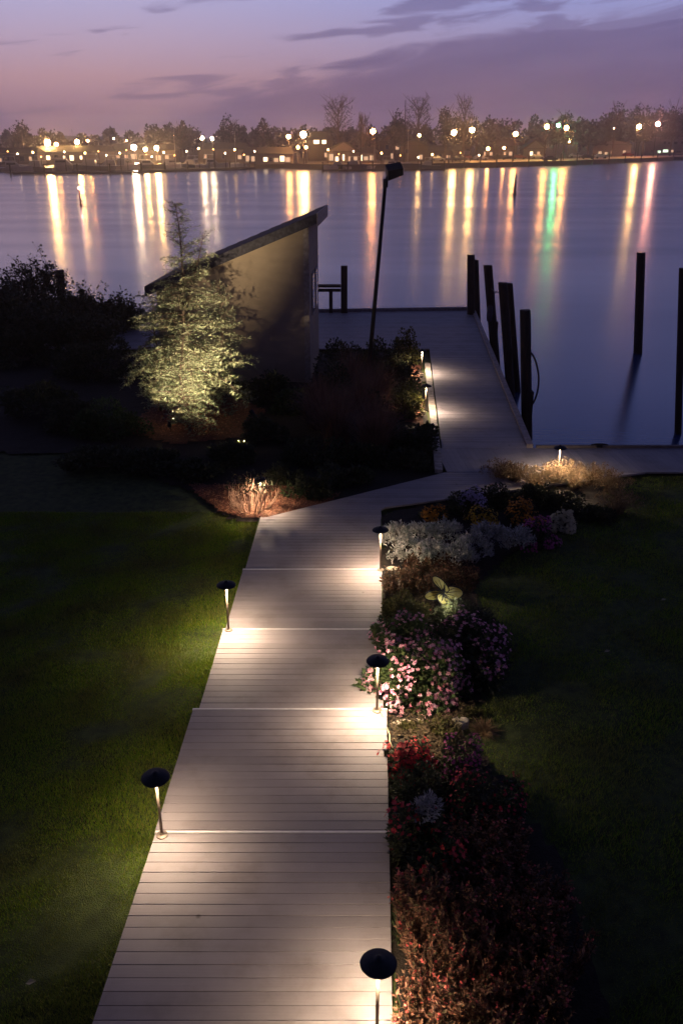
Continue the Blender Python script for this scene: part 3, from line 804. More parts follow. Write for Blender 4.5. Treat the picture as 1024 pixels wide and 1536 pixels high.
# butterfly ornament
def butterfly():
    p = G(663, 922); t = thing('butterfly_ornament', 'glowing yellow butterfly ornament with dark veins standing in the bed', 'garden ornament', p)
    wm, nt, b = newmat('yellow_wing_film'); L = nt.links.new
    tc = N(nt, 'ShaderNodeTexCoord'); n = N(nt, 'ShaderNodeTexNoise'); L(tc.outputs['Object'], n.inputs[0]); n.inputs['Scale'].default_value = 9
    c = ramp(nt, n.outputs[0], [(.3, (.60, .50, .10)), (.7, (.85, .82, .45))])
    L(c, b.inputs['Base Color']); tr = N(nt, 'ShaderNodeBsdfTranslucent'); L(c, tr.inputs[0]); mx = N(nt, 'ShaderNodeMixShader'); mx.inputs[0].default_value = .65
    L(b.outputs[0], mx.inputs[1]); L(tr.outputs[0], mx.inputs[2]); L(mx.outputs[0], nt.nodes['Material Output'].inputs[0])
    Mz = Matrix.Translation((0, 0, .30)) @ Matrix.Scale(.86, 4) @ Matrix.Rotation(R(12), 4, 'Y') @ Matrix.Rotation(R(58), 4, 'X')
    def wing(cx, cy, rx, ry, ang, dih):
        m = MB(); n = 28; V = []
        A = Matrix.Rotation(dih, 4, 'Y')
        for z in (-.002, .002):
            V.append(A @ Vector((cx, cy, z)))
            for k in range(n):
                w = 2 * math.pi * k / n; q = 1 + .12 * math.cos(2 * w + 1)
                X = math.cos(w) * rx * q; Y = math.sin(w) * ry * q
                V.append(A @ Vector((cx + X * math.cos(ang) - Y * math.sin(ang), cy + X * math.sin(ang) + Y * math.cos(ang), z)))
        V = [Mz @ v for v in V]; fs = []
        for k in range(n):
            k2 = (k + 1) % n; fs.append((0, 1 + k2, 1 + k)); fs.append((n + 1, n + 2 + k, n + 2 + k2)); fs.append((1 + k, 1 + k2, n + 2 + k2, n + 2 + k))
        m.faces(V, fs); wo = m.build('wing', wm, t)
        v = MB(); rim = V[1:n + 1]; v.tube(rim + [rim[0]], .007, 5)
        root = Mz @ Vector((0, 0, 0))
        for k in range(0, n, 4):
            e = rim[k]
            if (e - root).length > .1: v.tube([root.lerp(e, .15), root.lerp(e, .6) + Vector((0, 0, .004)), e], [.006, .004, .003], 4)
        v.build('veins', M_black, wo)
    wing(.135, .03, .15, .10, R(18), R(12)); wing(-.06, .12, .14, .065, R(150), R(-20))
    wing(.03, -.10, .12, .07, R(-18), R(12)); wing(-.12, -.05, .13, .075, R(205), R(-20))
    m = MB(); m.tube([Mz @ Vector((0, -.11, .006)), Mz @ Vector((0, -.03, .014)), Mz @ Vector((0, .05, .014)), Mz @ Vector((0, .10, .008))], [.004, .012, .014, .008], 8)
    m.tube([Mz @ Vector((0, .1, .01)), Mz @ Vector((-.03, .17, .03))], .002, 4); m.tube([Mz @ Vector((0, .1, .01)), Mz @ Vector((.03, .17, .03))], .002, 4)
    m.build('body', M_black, t, smooth=True)
    m = MB(); m.tube([(0, 0, 0), (0, .01, .29)], .006, 6); m.build('stake', M_black, t)
    ld = bpy.data.lights.new('ornament_light', 'POINT'); ld.energy = 4.5; ld.color = (1, .92, .66); ld.shadow_soft_size = .02
    lo = bpy.data.objects.new('ornament_light', ld); C.objects.link(lo); lo.parent = t; lo.location = (.03, -.22, .24)


butterfly()

# ---------------------------------------------------------------- twiggy shrub around the hidden path light
def twiggy():
    t = thing('twiggy_shrub', 'bare pale twiggy shrub lit from inside on red mulch', 'shrub', (-1.42, 12.88, gz(13)))
    rg = random.Random(4); m = MB()
    for k in range(46):
        a = rg.uniform(0, 6.28); r = rg.uniform(.18, .42); h = rg.uniform(.25, .55)
        p = [Vector((math.cos(a) * .03, math.sin(a) * .03, 0)), Vector((math.cos(a) * r * .7, math.sin(a) * r * .6, h * .18)), Vector((math.cos(a) * r * 1.0, math.sin(a) * r * .85, h * .6)), Vector((math.cos(a) * r * .95 + rg.uniform(-.06, .06), math.sin(a) * r * .8, h))]
        m.tube(p, [.009, .007, .005, .003], 5)
        for j in range(4):
            q = p[rg.choice((1, 2, 2, 3))]; m.tube([q, q + Vector((rg.uniform(-.09, .09), rg.uniform(-.09, .09), rg.uniform(.03, .15)))], [.004, .002], 4)
    m.build('branches', M_twig, t)
    g = np.random.default_rng(6); n = 380; a = g.uniform(0, 6.28, n); r = g.uniform(.15, .4, n); P = np.stack([np.cos(a) * r, np.sin(a) * r * .85, g.uniform(.42, .62, n)], 1); D = unit(g.normal(size=(n, 3)))
    m = MB(); m.cards(P, D, unit(np.cross(D, g.normal(size=(n, 3)))), .045, .013); m.build('foliage', LM_dark, t)


twiggy()
stalks('leafy_tuft', 'low green plant at the right of the twiggy shrub', 'plant', G(440, 748), .22, .22, 24, 16, LM_green, .05, seed=161)


# ---------------------------------------------------------------- cedars
def cedar(name, label, loc, height, spread, nbr, seed, base=.12, dense=1.0, lean=(0, 0), fork=None):
    rg = np.random.default_rng(seed); t = thing(name, label, 'tree', loc, 0)
    tr = MB(); br = MB(); P = []; D = []
    def axis(f): return np.array([lean[0] * f * f + .05 * math.sin(f * 7 + seed), lean[1] * f * f + .04 * math.cos(f * 6), height * f])
    def axis2(f): g_ = (f - .52) / .48; return axis(.52) + np.array([fork[0] * g_ ** .8, fork[1] * g_, fork[2] * g_])
    if fork: tr.tube([axis2(f) for f in np.linspace(.52, 1, 6)], [.03, .025, .02, .014, .01, .005], 6)
    tr.tube([axis(f) for f in np.linspace(0, 1, 12)], [(.055 * height / 4) * (1 - f) + .006 for f in np.linspace(0, 1, 12)], 8)
    for k in range(nbr):
        f = base + (1 - base) * (k / nbr) ** .95; a = k * 2.399 + rg.uniform(-.4, .4)
        prof = np.interp(f, [0, .12, .3, .45, .62, .8, 1], [.6, .85, 1, .86, .60, .34, .12])
        fk = fork is not None and f > .58 and k % 3 == 0
        ln = spread * prof * rg.uniform(.45, 1.35); o0 = axis2(f) if fk else axis(f); dr = np.array([math.cos(a), math.sin(a), 0.])
        rise = np.interp(f, [0, .4, 1], [-.05, .25, .75]) + rg.uniform(-.28, .32); droop = rg.uniform(.2, .7) * (1 - f * .8)
        pts = [o0 + dr * ln * s + np.array([0, 0, 1]) * ln * (rise * s - droop * s ** 2.2) for s in np.linspace(0, 1, 6)]
        br.tube(pts, [max(.004, .02 * ln * (1 - s) + .003) for s in np.linspace(0, 1, 6)], 4, False)
        sd = np.array([-dr[1], dr[0], 0])
        for s in np.linspace(.12, 1, max(4, int(ln * 11 * dense))):
            i = min(int(s * 5), 4); q = pts[i] + (pts[i + 1] - pts[i]) * (s * 5 - i)
            for sg in (-1, 1):
                tl = ln * rg.uniform(.12, .40) * (1.15 - s * .6) + .06; td = unit(sd * sg + dr * rg.uniform(.3, .9) + np.array([0, 0, rg.uniform(-.45, .15)]))
                e = q + td * tl; br.tube([q, e], [.004, .002], 3, False)
                nn = int((tl * 62 * dense + 3) * (1 - .72 * max(0, f - .3) / .7))
                ff = rg.uniform(0, 1, nn)[:, None]; P.append(q + (e - q) * ff + rg.normal(0, .006, (nn, 3))); D.append(rg.normal(0, .55, (nn, 3)) + td * 1.1 + np.array([0, 0, .15]))
    P = np.concatenate(P); D = unit(np.concatenate(D)); n = len(P); L = rg.uniform(.04, .10, n)
    m = MB(); m.cards(P, D, unit(np.cross(D, rg.normal(size=(n, 3)))), L, L * .11)
    tr.build('trunk', M_bark, t, smooth=True); b = br.build('branches', M_bark, t); m.build('needles', LM_cedar, t)
    return t


p = at(281, 650, -.05); cedar('cedar_tree', 'front weeping cedar with pale lit needles over the orange mulch', p, 2.05, .62, 54, 1, .08, 1.1)
p = at(290, 622, -.05); cedar('cedar_tree', 'tallest blue cedar with a slender leader rising above the shed roof', p, 4.3, 1.02, 150, 2, .06, 1.05, (-.1, 0), (.52, 0, 1.5))
p = at(337, 606, -.05); cedar('cedar_tree', 'shorter cedar nearest the shed wall, right of the tallest', p, 2.7, .66, 62, 3, .25, 1.1)
p = at(244, 618, -.05); cedar('cedar_tree', 'dim cedar on the left of the tallest one', p, 2.3, .7, 50, 5, .2, 1.0)


def spot(label, loc, target, power, size=75, name='garden_spotlight', body=True):
    t = thing(name, label, 'spotlight', loc, 0, 'garden spotlights under the cedars'); d = (Vector(target) - Vector(loc)).normalized(); q = d.to_track_quat('Z', 'Y').to_matrix().to_4x4(); q.translation = Vector((0, 0, .16))
    m = MB(); m.tube([(0, 0, 0), (0, 0, .13)], .008, 6); m.build('stake', M_black, t)
    m = MB(); pr = [(.03, -.07), (.042, -.05), (.045, .045), (.048, .06), (.044, .06), (.04, .045), (.034, .03)]
    V = []; n = 18
    for r, z in pr:
        for k in range(n): V.append(q @ Vector((r * math.cos(6.2832 * k / n), r * math.sin(6.2832 * k / n), z)))
    fs = [(i * n + k, i * n + (k + 1) % n, (i + 1) * n + (k + 1) % n, (i + 1) * n + k) for i in range(len(pr) - 1) for k in range(n)]
    fs.append(tuple(reversed(range(n)))); m.faces(V, fs); hd = m.build('housing', M_black, t)
    m = MB(); V = [q @ Vector((.036 * math.cos(6.2832 * k / n), .036 * math.sin(6.2832 * k / n), .034)) for k in range(n)]; m.faces(V, [tuple(range(n))]); m.build('lens', emit('spot_lens', (1, .82, .55), 22), hd)
    ld = bpy.data.lights.new('spot_beam', 'SPOT'); ld.energy = power; ld.color = (1, .80, .50); ld.spot_size = R(size); ld.spot_blend = .8; ld.shadow_soft_size = .03
    lo = bpy.data.objects.new('spot_beam', ld); C.objects.link(lo); lo.parent = t
    lo.location = Vector((0, 0, .16)) + d * .09; lo.rotation_euler = d.to_track_quat('-Z', 'Y').to_euler()


sl = aty(378, 612, 17.2); sl.z = .14
spot('spotlight with visible bright lens at the right of the cedars', sl, (-3.0, 17.7, 2.0), 650, 120)
spot('spotlight hidden in the mulch in front of the cedars', (-1.75, 15.3, .05), (-3.05, 17.8, 1.75), 1500, 70)
spot('spotlight on the mulch behind the front cedar trunk', (-3.45, 17.0, -.03), (-2.9, 18.3, 2.4), 350, 120)


# ---------------------------------------------------------------- shed
def shed():
    t = thing('boat_shed', 'tan stucco shed with a single steep dark roof beside the pier', 'shed', (-.77, 21.0, -.05), R(-3.4))
    Wd = 3.62; D = 2.7; hr = 3.72; hl = 2.25
    m = MB()
    V = [(-Wd, 0, 0), (0, 0, 0), (0, D, 0), (-Wd, D, 0), (-Wd, 0, hl), (0, 0, hr), (0, D, hr), (-Wd, D, hl)]
    m.hexa(V); m.build('wall', M_wall, t)
    # trim
    m = MB(); m.box(-.11, .015, -.02, .0, 0, hr - .12); m.build('corner_board', M_trim, t)
    m = MB(); m.box(.002, .022, .0, .12, 0, hr - .08); m.build('corner_board', M_trim, t)
    s = (hr - hl) / Wd
    m = MB(); th = .11; x0, x1 = -Wd - .22, .22; y0, y1 = -.18, D + .18
    z = lambda x: hr + s * x + .003
    m.hexa([(x0, y0, z(x0)), (x1, y0, z(x1)), (x1, y1, z(x1)), (x0, y1, z(x0)), (x0, y0, z(x0) + th), (x1, y0, z(x1) + th), (x1, y1, z(x1) + th), (x0, y1, z(x0) + th)])
    rf = m.build('roof', M_roof, t)
    m = MB(); m.hexa([(x0 - .0, y0 - .022, z(x0) - .10), (x1, y0 - .022, z(x1) - .10), (x1, y0 - .002, z(x1) - .10), (x0, y0 - .002, z(x0) - .10), (x0, y0 - .022, z(x0) + th + .01), (x1, y0 - .022, z(x1) + th + .01), (x1, y0 - .002, z(x1) + th + .01), (x0, y0 - .002, z(x0) + th + .01)])
    m.build('bargeboard', M_roof, rf)
    m = MB(); m.box(x1 + .002, x1 + .03, y0 - .025, y1, z(x1) - .16, z(x1) + th + .012); m.build('eaves_board', M_trim, rf)
    # shingle courses
    m = MB()
    for k in range(14):
        xa = x0 + (x1 - x0) * k / 14; xb = x0 + (x1 - x0) * (k + 1) / 14
        m.hexa([(xa, y0 + .01, z(xa) + th + .002), (xb, y0 + .01, z(xb) + th + .002), (xb, y1, z(xb) + th + .002), (xa, y1, z(xa) + th + .002), (xa, y0 + .01, z(xa) + th + .022), (xb, y0 + .01, z(xb) + th + .008), (xb, y1, z(xb) + th + .008), (xa, y1, z(xa) + th + .022)])
    m.build('shingles', M_roof, rf)
    for yc in (1.0, 1.9):
        m = MB(); m.box(.001, .03, yc - .28, yc + .28, 1.5, 2.5); w_ = m.build('window_frame', M_trim, t)
        m = MB(); m.box(.0305, .034, yc - .22, yc + .22, 1.56, 2.44); m.build('pane', M_glassdark, w_)


shed()

# ---------------------------------------------------------------- pilings, lamp post, rail
def piling(label, base, top, r, lean=(0, 0), seed=0, block=None, hose=False, ropeloop=False, group='timber mooring pilings', chaf=True):
    t = thing('mooring_piling', label, 'piling', (base[0], base[1], -3.0), 0, group)
    h = top + 3.0; m = MB(); n = 14; rg = random.Random(seed); V = []
    lv = list(np.linspace(0, h - .02, 9)) + [h]
    for j, z in enumerate(lv):
        f = z / h
        for k in range(n):
            w_ = 6.2832 * k / n; rr = r * (1.04 - .08 * f) * (1 + .03 * math.sin(3 * w_ + seed)) * (.93 if j == len(lv) - 1 else 1)
            V.append((lean[0] * (z - 2) + rr * math.cos(w_), lean[1] * (z - 2) + rr * math.sin(w_), z + (rg.uniform(-.008, .008) if j == len(lv) - 1 else 0)))
    fs = [(j * n + k, j * n + (k + 1) % n, (j + 1) * n + (k + 1) % n, (j + 1) * n + k) for j in range(len(lv) - 1) for k in range(n)] + [tuple(range((len(lv) - 1) * n, len(lv) * n))]
    m.faces(V, fs); m.build('post', M_pile, t, smooth=False)
    if block:
        z0, z1 = block; m = MB(); m.box(r * .98 + lean[0] * 2, r + .11 + lean[0] * 2, -.12, .12, 3 + z0, 3 + z1, .01); m.build('fender_block', M_pile, t)
        for zz in (.25, .7):
            m = MB(); z = 3 + z0 + (z1 - z0) * zz; m.tube([(r + .10 + lean[0] * 2, 0, z), (r + .135 + lean[0] * 2, 0, z)], .02, 6); m.build('bolt', M_black, t)
    if hose:
        m = MB(); P = [Vector((r - .02 + .2 * max(0, math.sin(f * math.pi)) ** .6 - .03 + lean[0] * (2.05 - f * 1.25), -.05, 3.0 + 1.05 - f * 1.25)) for f in np.linspace(0, 1, 26)]; m.tube(P, .022, 6, True, (0, 1, 0)); m.build('hose_loop', M_rope, t, smooth=True)
    if ropeloop:
        m = MB(); m.tube([(-r, -.04, 3 + 1.35), (-r - .12, -.06, 3 + 1.2), (-r - .16, -.06, 3 + 1.05)], .015, 6)
        m.build('hanging_line', M_rope, t)
        m = MB(); m.lathe([(.02, 0), (.085, .06), (.10, .2), (.095, .45), (.05, .6), (.02, .64)], 12, (-r - .17, -.06, 3 + .42)); m.build('boat_fender', mat('grey_boat_fender', (.06, .05, .07), .6), t, smooth=True)
    return t


def pile_px(px_top, py_top, px_bot, py_bot, y, wpx, label, seed, **k):
    """a piling whose top and lower visible end were both measured, standing at distance y"""
    p = aty(px_top, py_top, y); b = aty(px_bot, py_bot, y); zc = y * ct_ + (H - p.z) * st_; r = wpx / 2 * zc / F
    ln = (p.x - b.x) / (p.z - b.z); zb = b.z + 3.0
    # lean pivots 2 m above the foot
    piling(label, (b.x - ln * (zb - 2), y), p.z, r, (ln, 0), seed, **k)


pile_px(787, 465, 789, 610, 19.5, 17, 'nearest piling beside the pier, carrying a looped hose', 1, block=(-.75, .15), hose=True)
pile_px(753, 424, 764, 575, 23.2, 14, 'piling second nearest along the pier', 2, block=(-.8, .35))
pile_px(764, 425, 774, 560, 23.7, 9, 'thin piling directly behind the second nearest one', 9)
pile_px(731, 398, 742, 535, 26.3, 14, 'third piling along the pier with a hanging boat fender', 3, block=(-.6, .45), ropeloop=True)
pile_px(706, 382, 706, 462, 30.0, 12, 'stout piling at the outer corner of the pier', 4)
pile_px(713, 390, 716, 475, 30.5, 9, 'slimmer piling tucked behind the corner one', 5)
pile_px(961, 379, 956, 528, 28.5, 13.5, 'lone piling standing in open water with its reflection', 6)
pile_px(1023, 402, 1016, 650, 19.9, 11, 'piling in the water at the right edge of view', 7)
pile_px(90, 405, 95, 475, 29.2, 13, 'piling rising behind the dark bushes on the left', 8)
# line between two pilings
a = aty(736, 432, 26.3); b = aty(756, 432, 23.3)
m = MB(); m.tube([a + (b - a) * f - Vector((0, 0, .12 * math.sin(f * 3.14))) for f in np.linspace(0, 1, 8)], .012, 5); tag(m.build('mooring_line', M_rope), 'short mooring line tied between two pilings of the pier', 'rope')

t = thing('dock_bench', 'dark timber rail and posts at the outer deck edge beside the shed', 'railing', (0, 30.3, 0))
m = MB(); m.box(-.02, .2, -.1, .1, 0, 1.55, .01); m.build('post', M_pile, t)
m = MB(); m.box(-.42, -.30, -.06, .06, 0, .78, .01); m.build('post', M_pile, t)
m = MB(); m.box(-1.6, -.025, -.16, .16, .86, .93, .01); m.build('rail', M_pile, t)
m = MB(); m.box(-1.6, -.025, -.03, .03, .70, .80, .01); m.build('rail', M_pile, t)


def lamppost():
    b = Vector((.58, 19.8, -.05)); e = aty(578, 272, 19.8); top = aty(588, 260, 19.8)
    t = thing('flood_light_post', 'tall thin leaning post with an unlit floodlight head', 'lamp post', b)
    e = e - b; top = top - b
    m = MB(); m.tube([(0, 0, 0), e * .5, e], [.055, .045, .038], 10); m.build('pole', M_black, t, smooth=True)
    m = MB(); m.tube([e - Vector((0, 0, .12)), e + Vector((0, 0, .05))], .055, 10); m.build('collar', M_black, t)
    Mx = Matrix.Translation(e + Vector((.16, 0, .20))) @ Matrix.Rotation(R(-20), 4, 'Y') @ Matrix.Rotation(R(22), 4, 'X')
    m = MB(); V = [(-.17, -.13, -.10), (.17, -.13, -.10), (.17, .13, -.10), (-.17, .13, -.10), (-.12, -.17, .12), (.2, -.17, .06), (.2, .17, .06), (-.12, .17, .12)]
    m.hexa([Mx @ Vector(v) for v in V]); hd = m.build('lamp_head', M_black, t)
    m = MB(); m.hexa([Mx @ Vector(v) for v in [(.203, -.12, -.06), (.208, -.12, -.06), (.208, .12, -.06), (.203, .12, -.06), (.203, -.14, .04), (.208, -.14, .04), (.208, .14, .04), (.203, .14, .04)]]); m.build('glass', M_glassdark, hd)
    m = MB(); m.tube([e, e + Vector((.05, 0, .12))], .03, 8); m.build('bracket', M_black, t)


lamppost()
# dock cleat
t = thing('dock_cleat', 'small metal cleat on the edge of the waterside deck', 'cleat', at(898, 671, 0.045))
m = MB(); m.tube([(-.16, 0, .05), (-.06, 0, .06), (.06, 0, .06), (.16, 0, .05)], [.012, .02, .02, .012], 8); m.build('horn', M_black, t)
m = MB(); m.box(-.05, .05, -.03, .03, 0, .05, .005); m.build('base', M_black, t)

# ---------------------------------------------------------------- dark shrubs of the left bed
sh = [  # px, py(base), y radius etc.
    (520, 575, .75, .9, LM_dark, 'dark shrub between the shed corner and the floodlight post'), (575, 560, .7, .8, LM_dark, 'dark shrub right of the floodlight post'),
    (610, 545, .55, .75, LM_olive, 'olive shrub lit by the farthest pier light'), (600, 590, .6, .55, LM_dark, 'spreading dark shrub between the two pier lights'),
    (606, 625, .45, .45, LM_olive, 'small olive shrub beside the nearer pier light'), (590, 670, .6, .45, LM_dark, 'low dark shrub near the landing corner'),
    (540, 690, .6, .4, LM_dark, 'low dark shrub in front of the brown grasses'), (470, 690, .65, .5, LM_dark, 'low dark shrub above the mulch corner'),
    (405, 600, .6, .65, LM_dark, 'dark shrub under the shed wall, right of the spotlight'), (440, 615, .6, .5, LM_green, 'dim green shrub in front of the shed wall'),
    (365, 596, .28, .40, LM_olive, 'small yellow-green shrub lit beside the spotlight'), (395, 660, .55, .45, LM_dark, 'low dark shrub in front of the spotlight'),
    (165, 650, .9, .8, LM_green, 'rounded dim green shrub left of the cedars'), (110, 640, .8, .6, LM_dark, 'dark shrub at the far left of the rounded green one'),
    (345, 690, .55, .35, LM_dark, 'low dark shrub between cedars and twiggy shrub'), (500, 610, .7, .7, LM_dark, 'dark shrub at the foot of the shed corner'),
    (430, 720, .4, .34, LM_dark, 'low dark shrub behind the hidden path light'), (630, 655, .35, .3, LM_dark, 'small dark shrub at the pier edging board'),
    (230, 700, .7, .35, LM_dark, 'low dark shrub before the left lawn edge'), (625, 680, .42, .55, LM_dark, 'upright dark shrub at the path bend'), (470, 740, .45, .35, LM_dark, 'low dark shrub on the landing side of the small green plant'), (555, 640, .6, .75, LM_dark, 'tall dark shrub among the brown fountain grasses'), (300, 712, .5, .3, LM_dark, 'low dark shrub at the left of the twiggy shrub'),
    (520, 722, .55, .32, LM_dark, 'low dark shrub between the twiggy shrub and the landing'), (60, 620, 1.1, .7, LM_dark, 'wide dark shrub at the left edge, above the lawn'),
    (40, 540, 1.5, .9, LM_dark, 'wide dark shrub at the left edge, farther back'), (150, 560, 1.3, .9, LM_dark, 'wide dark shrub behind the rounded green one'),
    (610, 700, .5, .3, LM_dark, 'low dark shrub at the landing corner by the edging board'), (150, 700, .8, .4, LM_dark, 'low wide dark shrub along the far left lawn')]
for k, (px, py, r, h, lm, lab) in enumerate(sh):
    bush('shrub', lab, 'shrub', at(px, py, -.04), (r, r * .85, h * (1.35 if py < 630 and px > 450 else 1)), lm, int(2600 * (r / .6)), .07, None, 200 + k, 'shrubs of the left bed', nc=16, cr=.34)
# brown fountain grasses
for k, (px, py, lab) in enumerate([(540, 640, 'brown fountain grass in front of the floodlight post'), (505, 665, 'brown fountain grass nearer to the mulch corner'), (480, 640, 'brown fountain grass toward the shed'), (560, 680, 'brown fountain grass nearest the landing'), (525, 600, 'brown fountain grass beside the foot of the floodlight post'), (560, 615, 'brown fountain grass right of the floodlight post foot')]):
    grassclump('fountain_grass', lab, at(px, py, -.04), .75, 1.3, 1000, LM_brown, 230 + k, 'brown fountain grasses', wid=.006, spread=.45)


# bushes on the left skyline, loose branches
def loose_shrub(label, loc, r, h, seed, nb=26, leafn=60, group='loose dark bushes on the left shoreline', leaf=.10):
    rg = np.random.default_rng(seed); t = thing('shoreline_bush', label, 'bush', loc, 0, group); s = MB(); P = []; D = []
    for k in range(nb):
        a = rg.uniform(0, 6.28); l = rg.uniform(.2, 1); tip = np.array([math.cos(a) * r * l, math.sin(a) * r * l * .7, h * (1.05 - .45 * l) * rg.uniform(.8, 1.1)])
        mid = tip * np.array([.4, .4, .6]) + rg.normal(0, .08, 3); s.tube([(0, 0, 0), mid, tip], [.025, .014, .005], 4)
        for j in range(5):
            f = rg.uniform(.45, 1); q = mid + (tip - mid) * (f * 2 - 1 if f > .5 else 0); e = q + rg.normal(0, .24, 3) + np.array([0, 0, .12]); s.tube([q, e], [.007, .003], 3)
            n = leafn // 5; ff = rg.uniform(.2, 1.05, n)[:, None]; P.append(q + (e - q) * ff + rg.normal(0, .04, (n, 3))); D.append(rg.normal(size=(n, 3)))
    P = np.concatenate(P); D = unit(np.concatenate(D)); n = len(P); L = rg.uniform(.6, 1.2, n) * leaf
    m = MB(); m.cards(P, D, unit(np.cross(D, rg.normal(size=(n, 3)))), L, L * .28); m.build('foliage', LM_dark, t); s.build('branches', M_bark, t)


for k, (px, top, y, r, lab) in enumerate([(15, 395, 27, 1.1, 'tall loose bush at the left edge of view'), (55, 378, 27.5, 1.0, 'tallest open bush left of the piling'), (118, 432, 27.5, .7, 'small wispy bush right of the piling'),
                                         (80, 455, 26.5, 1.2, 'dense low bush in front of the left piling'), (150, 462, 27, .9, 'low bush with grassy top between piling and shed'), (185, 468, 27.5, .5, 'last low bush before the open water left of the shed'),
                                         (-20, 430, 25, 1.6, 'broad bush cut by the left edge of view'), (40, 470, 24.5, 1.5, 'broad dark bush in the left foreground of the piling'), (120, 485, 24, 1.4, 'dark bush between the left piling and the cedars')]):
    p = aty(px, top, y); loose_shrub(lab, (p.x, y, -.05), r, p.z + .05, 250 + k, nb=34 if k < 3 else 70, leafn=70 if k < 3 else 120)
for k, px in enumerate((140, 168, 188)):
    grassclump('shore_grass', ['shore grass tuft left of the other two', 'middle shore grass tuft left of the shed', 'shore grass tuft nearest the shed'][k], aty(px, 500, 27.6) * 1 + Vector((0, 0, 0)), .4, .9, 240, LM_brown, 270 + k, spread=.3)
    bpy.context.scene.collection.objects[-1]
for o in list(C.objects):
    if o.name.startswith('shore_grass'): o.location.z = -.05

# fallen leaves on the lawn
m = MB()
for k, (px, py, lab) in enumerate([(905, 983, 'pale fallen leaf on the right lawn'), (40, 1483, 'tiny pale leaf on the lower left lawn'), (990, 905, 'fallen leaf near the right edge of the lawn')]):
    m = MB(); m.cards(np.array([[0., 0, .0]]), np.array([[1., .2, .15]]), np.array([[-.2, 1, .1]]), .07, .022, .4); o = m.build('fallen_leaf', leafmat('dry_leaf', [(.5, .42, .28), (.5, .42, .28)])); o.location = G(px, py, .045); tag(o, lab, 'leaf')

# ---------------------------------------------------------------- far shore
M_shore = mat('shore_earth', (.11, .085, .06), .95, var=.3, scale=.1)
M_sand = mat('gravel_lot', (.50, .40, .28), .95, var=.2, scale=.3)
front = [(-900, 560), (-300, 330), (-80, 262), (-24, 262), (-6, 243), (0, 236), (30, 256), (68, 287), (135, 375), (300, 500), (900, 900)]
def fy(x): return float(np.interp(x, [p[0] for p in front], [p[1] for p in front]))
V = []; fs = []; xs = list(np.arange(-900, 901, 12.)); rows = [0, 1.5, 12, 60, 160, 400]
hz = [-2.5, 0.1, .15, .8, 3.5, 9]
for j, rr in enumerate(rows):
    for x in xs: V.append((x, fy(x) + rr, hz[j] if j < 3 else hz[j] + 1.5 * math.sin(x * .013 + j)))
nx = len(xs); fs = [(j * nx + i, j * nx + i + 1, (j + 1) * nx + i + 1, (j + 1) * nx + i) for j in range(len(rows) - 1) for i in range(nx - 1)]
m = MB(); m.faces(V, fs); tag(m.build('far_shore_terrain', M_shore, smooth=True), kind='structure')
# sandy parking strip on the right
V = []; xs = list(np.arange(36, 200, 6.)); 
for x in xs: V += [(x, fy(x) + 2.2, .135), (x, fy(x) + 26, .40)]
m = MB(); m.faces(V, [(2 * i, 2 * i + 2, 2 * i + 3, 2 * i + 1) for i in range(len(xs) - 1)]); o = m.build('far_parking_lot', M_sand); o.location.z = .05; tag(o, kind='structure')
# seawall along the right shore
m = MB()
for i in range(len(front) - 1):
    A, B = front[i], front[i + 1]
    if A[0] < -30 or A[0] > 290: continue
    strip(m, (A[0], A[1] - .3), (B[0], B[1] - .3), .5, -2.4, .30)
tag(m.build('seawall', M_pile), 'dark timber seawall along the far right shore', 'seawall')
# trees: wooded skyline as one mass, plus separate trees
LM_far = leafmat('distant_foliage', [(.018, .015, .014), (.028, .021, .018), (.012, .012, .011)], .1)


def crown_cards(m, rg, c, r, h, n, size):
    nc = 9; P, D, cc = clump_points(rg, n, r, r, h * .75, nc, .42); P = P + np.array([c[0], c[1], c[2] + h * .28])
    L = size * rg.uniform(.6, 1.4, n); m.cards(P, D, unit(np.cross(D, rg.normal(size=(n, 3)))), L, L * .4)


rg = np.random.default_rng(77); m = MB(); tk = MB()
for k in range(330):
    x = rg.uniform(-330, 330); back = rg.uniform(45, 190) if x > -20 else rg.uniform(45, 150); y = fy(x) + back
    px = 512 + F * x / (y * ct_ + 5 * st_)
    top = np.interp(px, [-200, 0, 130, 240, 300, 400, 480, 560, 640, 760, 860, 940, 1024, 1200], [190, 192, 190, 178, 183, 187, 182, 180, 168, 172, 168, 160, 152, 150]) + rg.uniform(0, 14)
    ang = (214 - top) / F / (ct_ * ct_) ; h = H + ang * y
    gzf = np.interp(back, [12, 60, 160, 400], [.15, .8, 3.5, 9]); h = max((h - gzf) * rg.uniform(.5, .82), 4); r = h * rg.uniform(.35, .55)
    crown_cards(m, rg, (x, y, gzf), r, h, 420, .85 * y / 300); tk.tube([(x, y, gzf - 1), (x, y, gzf + h * .5)], .3, 4)
tag(m.build('woodland', LM_far), 'dark wooded skyline running behind the far shore', 'woodland', kind='stuff')
tag(tk.build('woodland_trunks', M_bark), 'trunks of the far wood behind the harbour', 'woodland', kind='stuff')


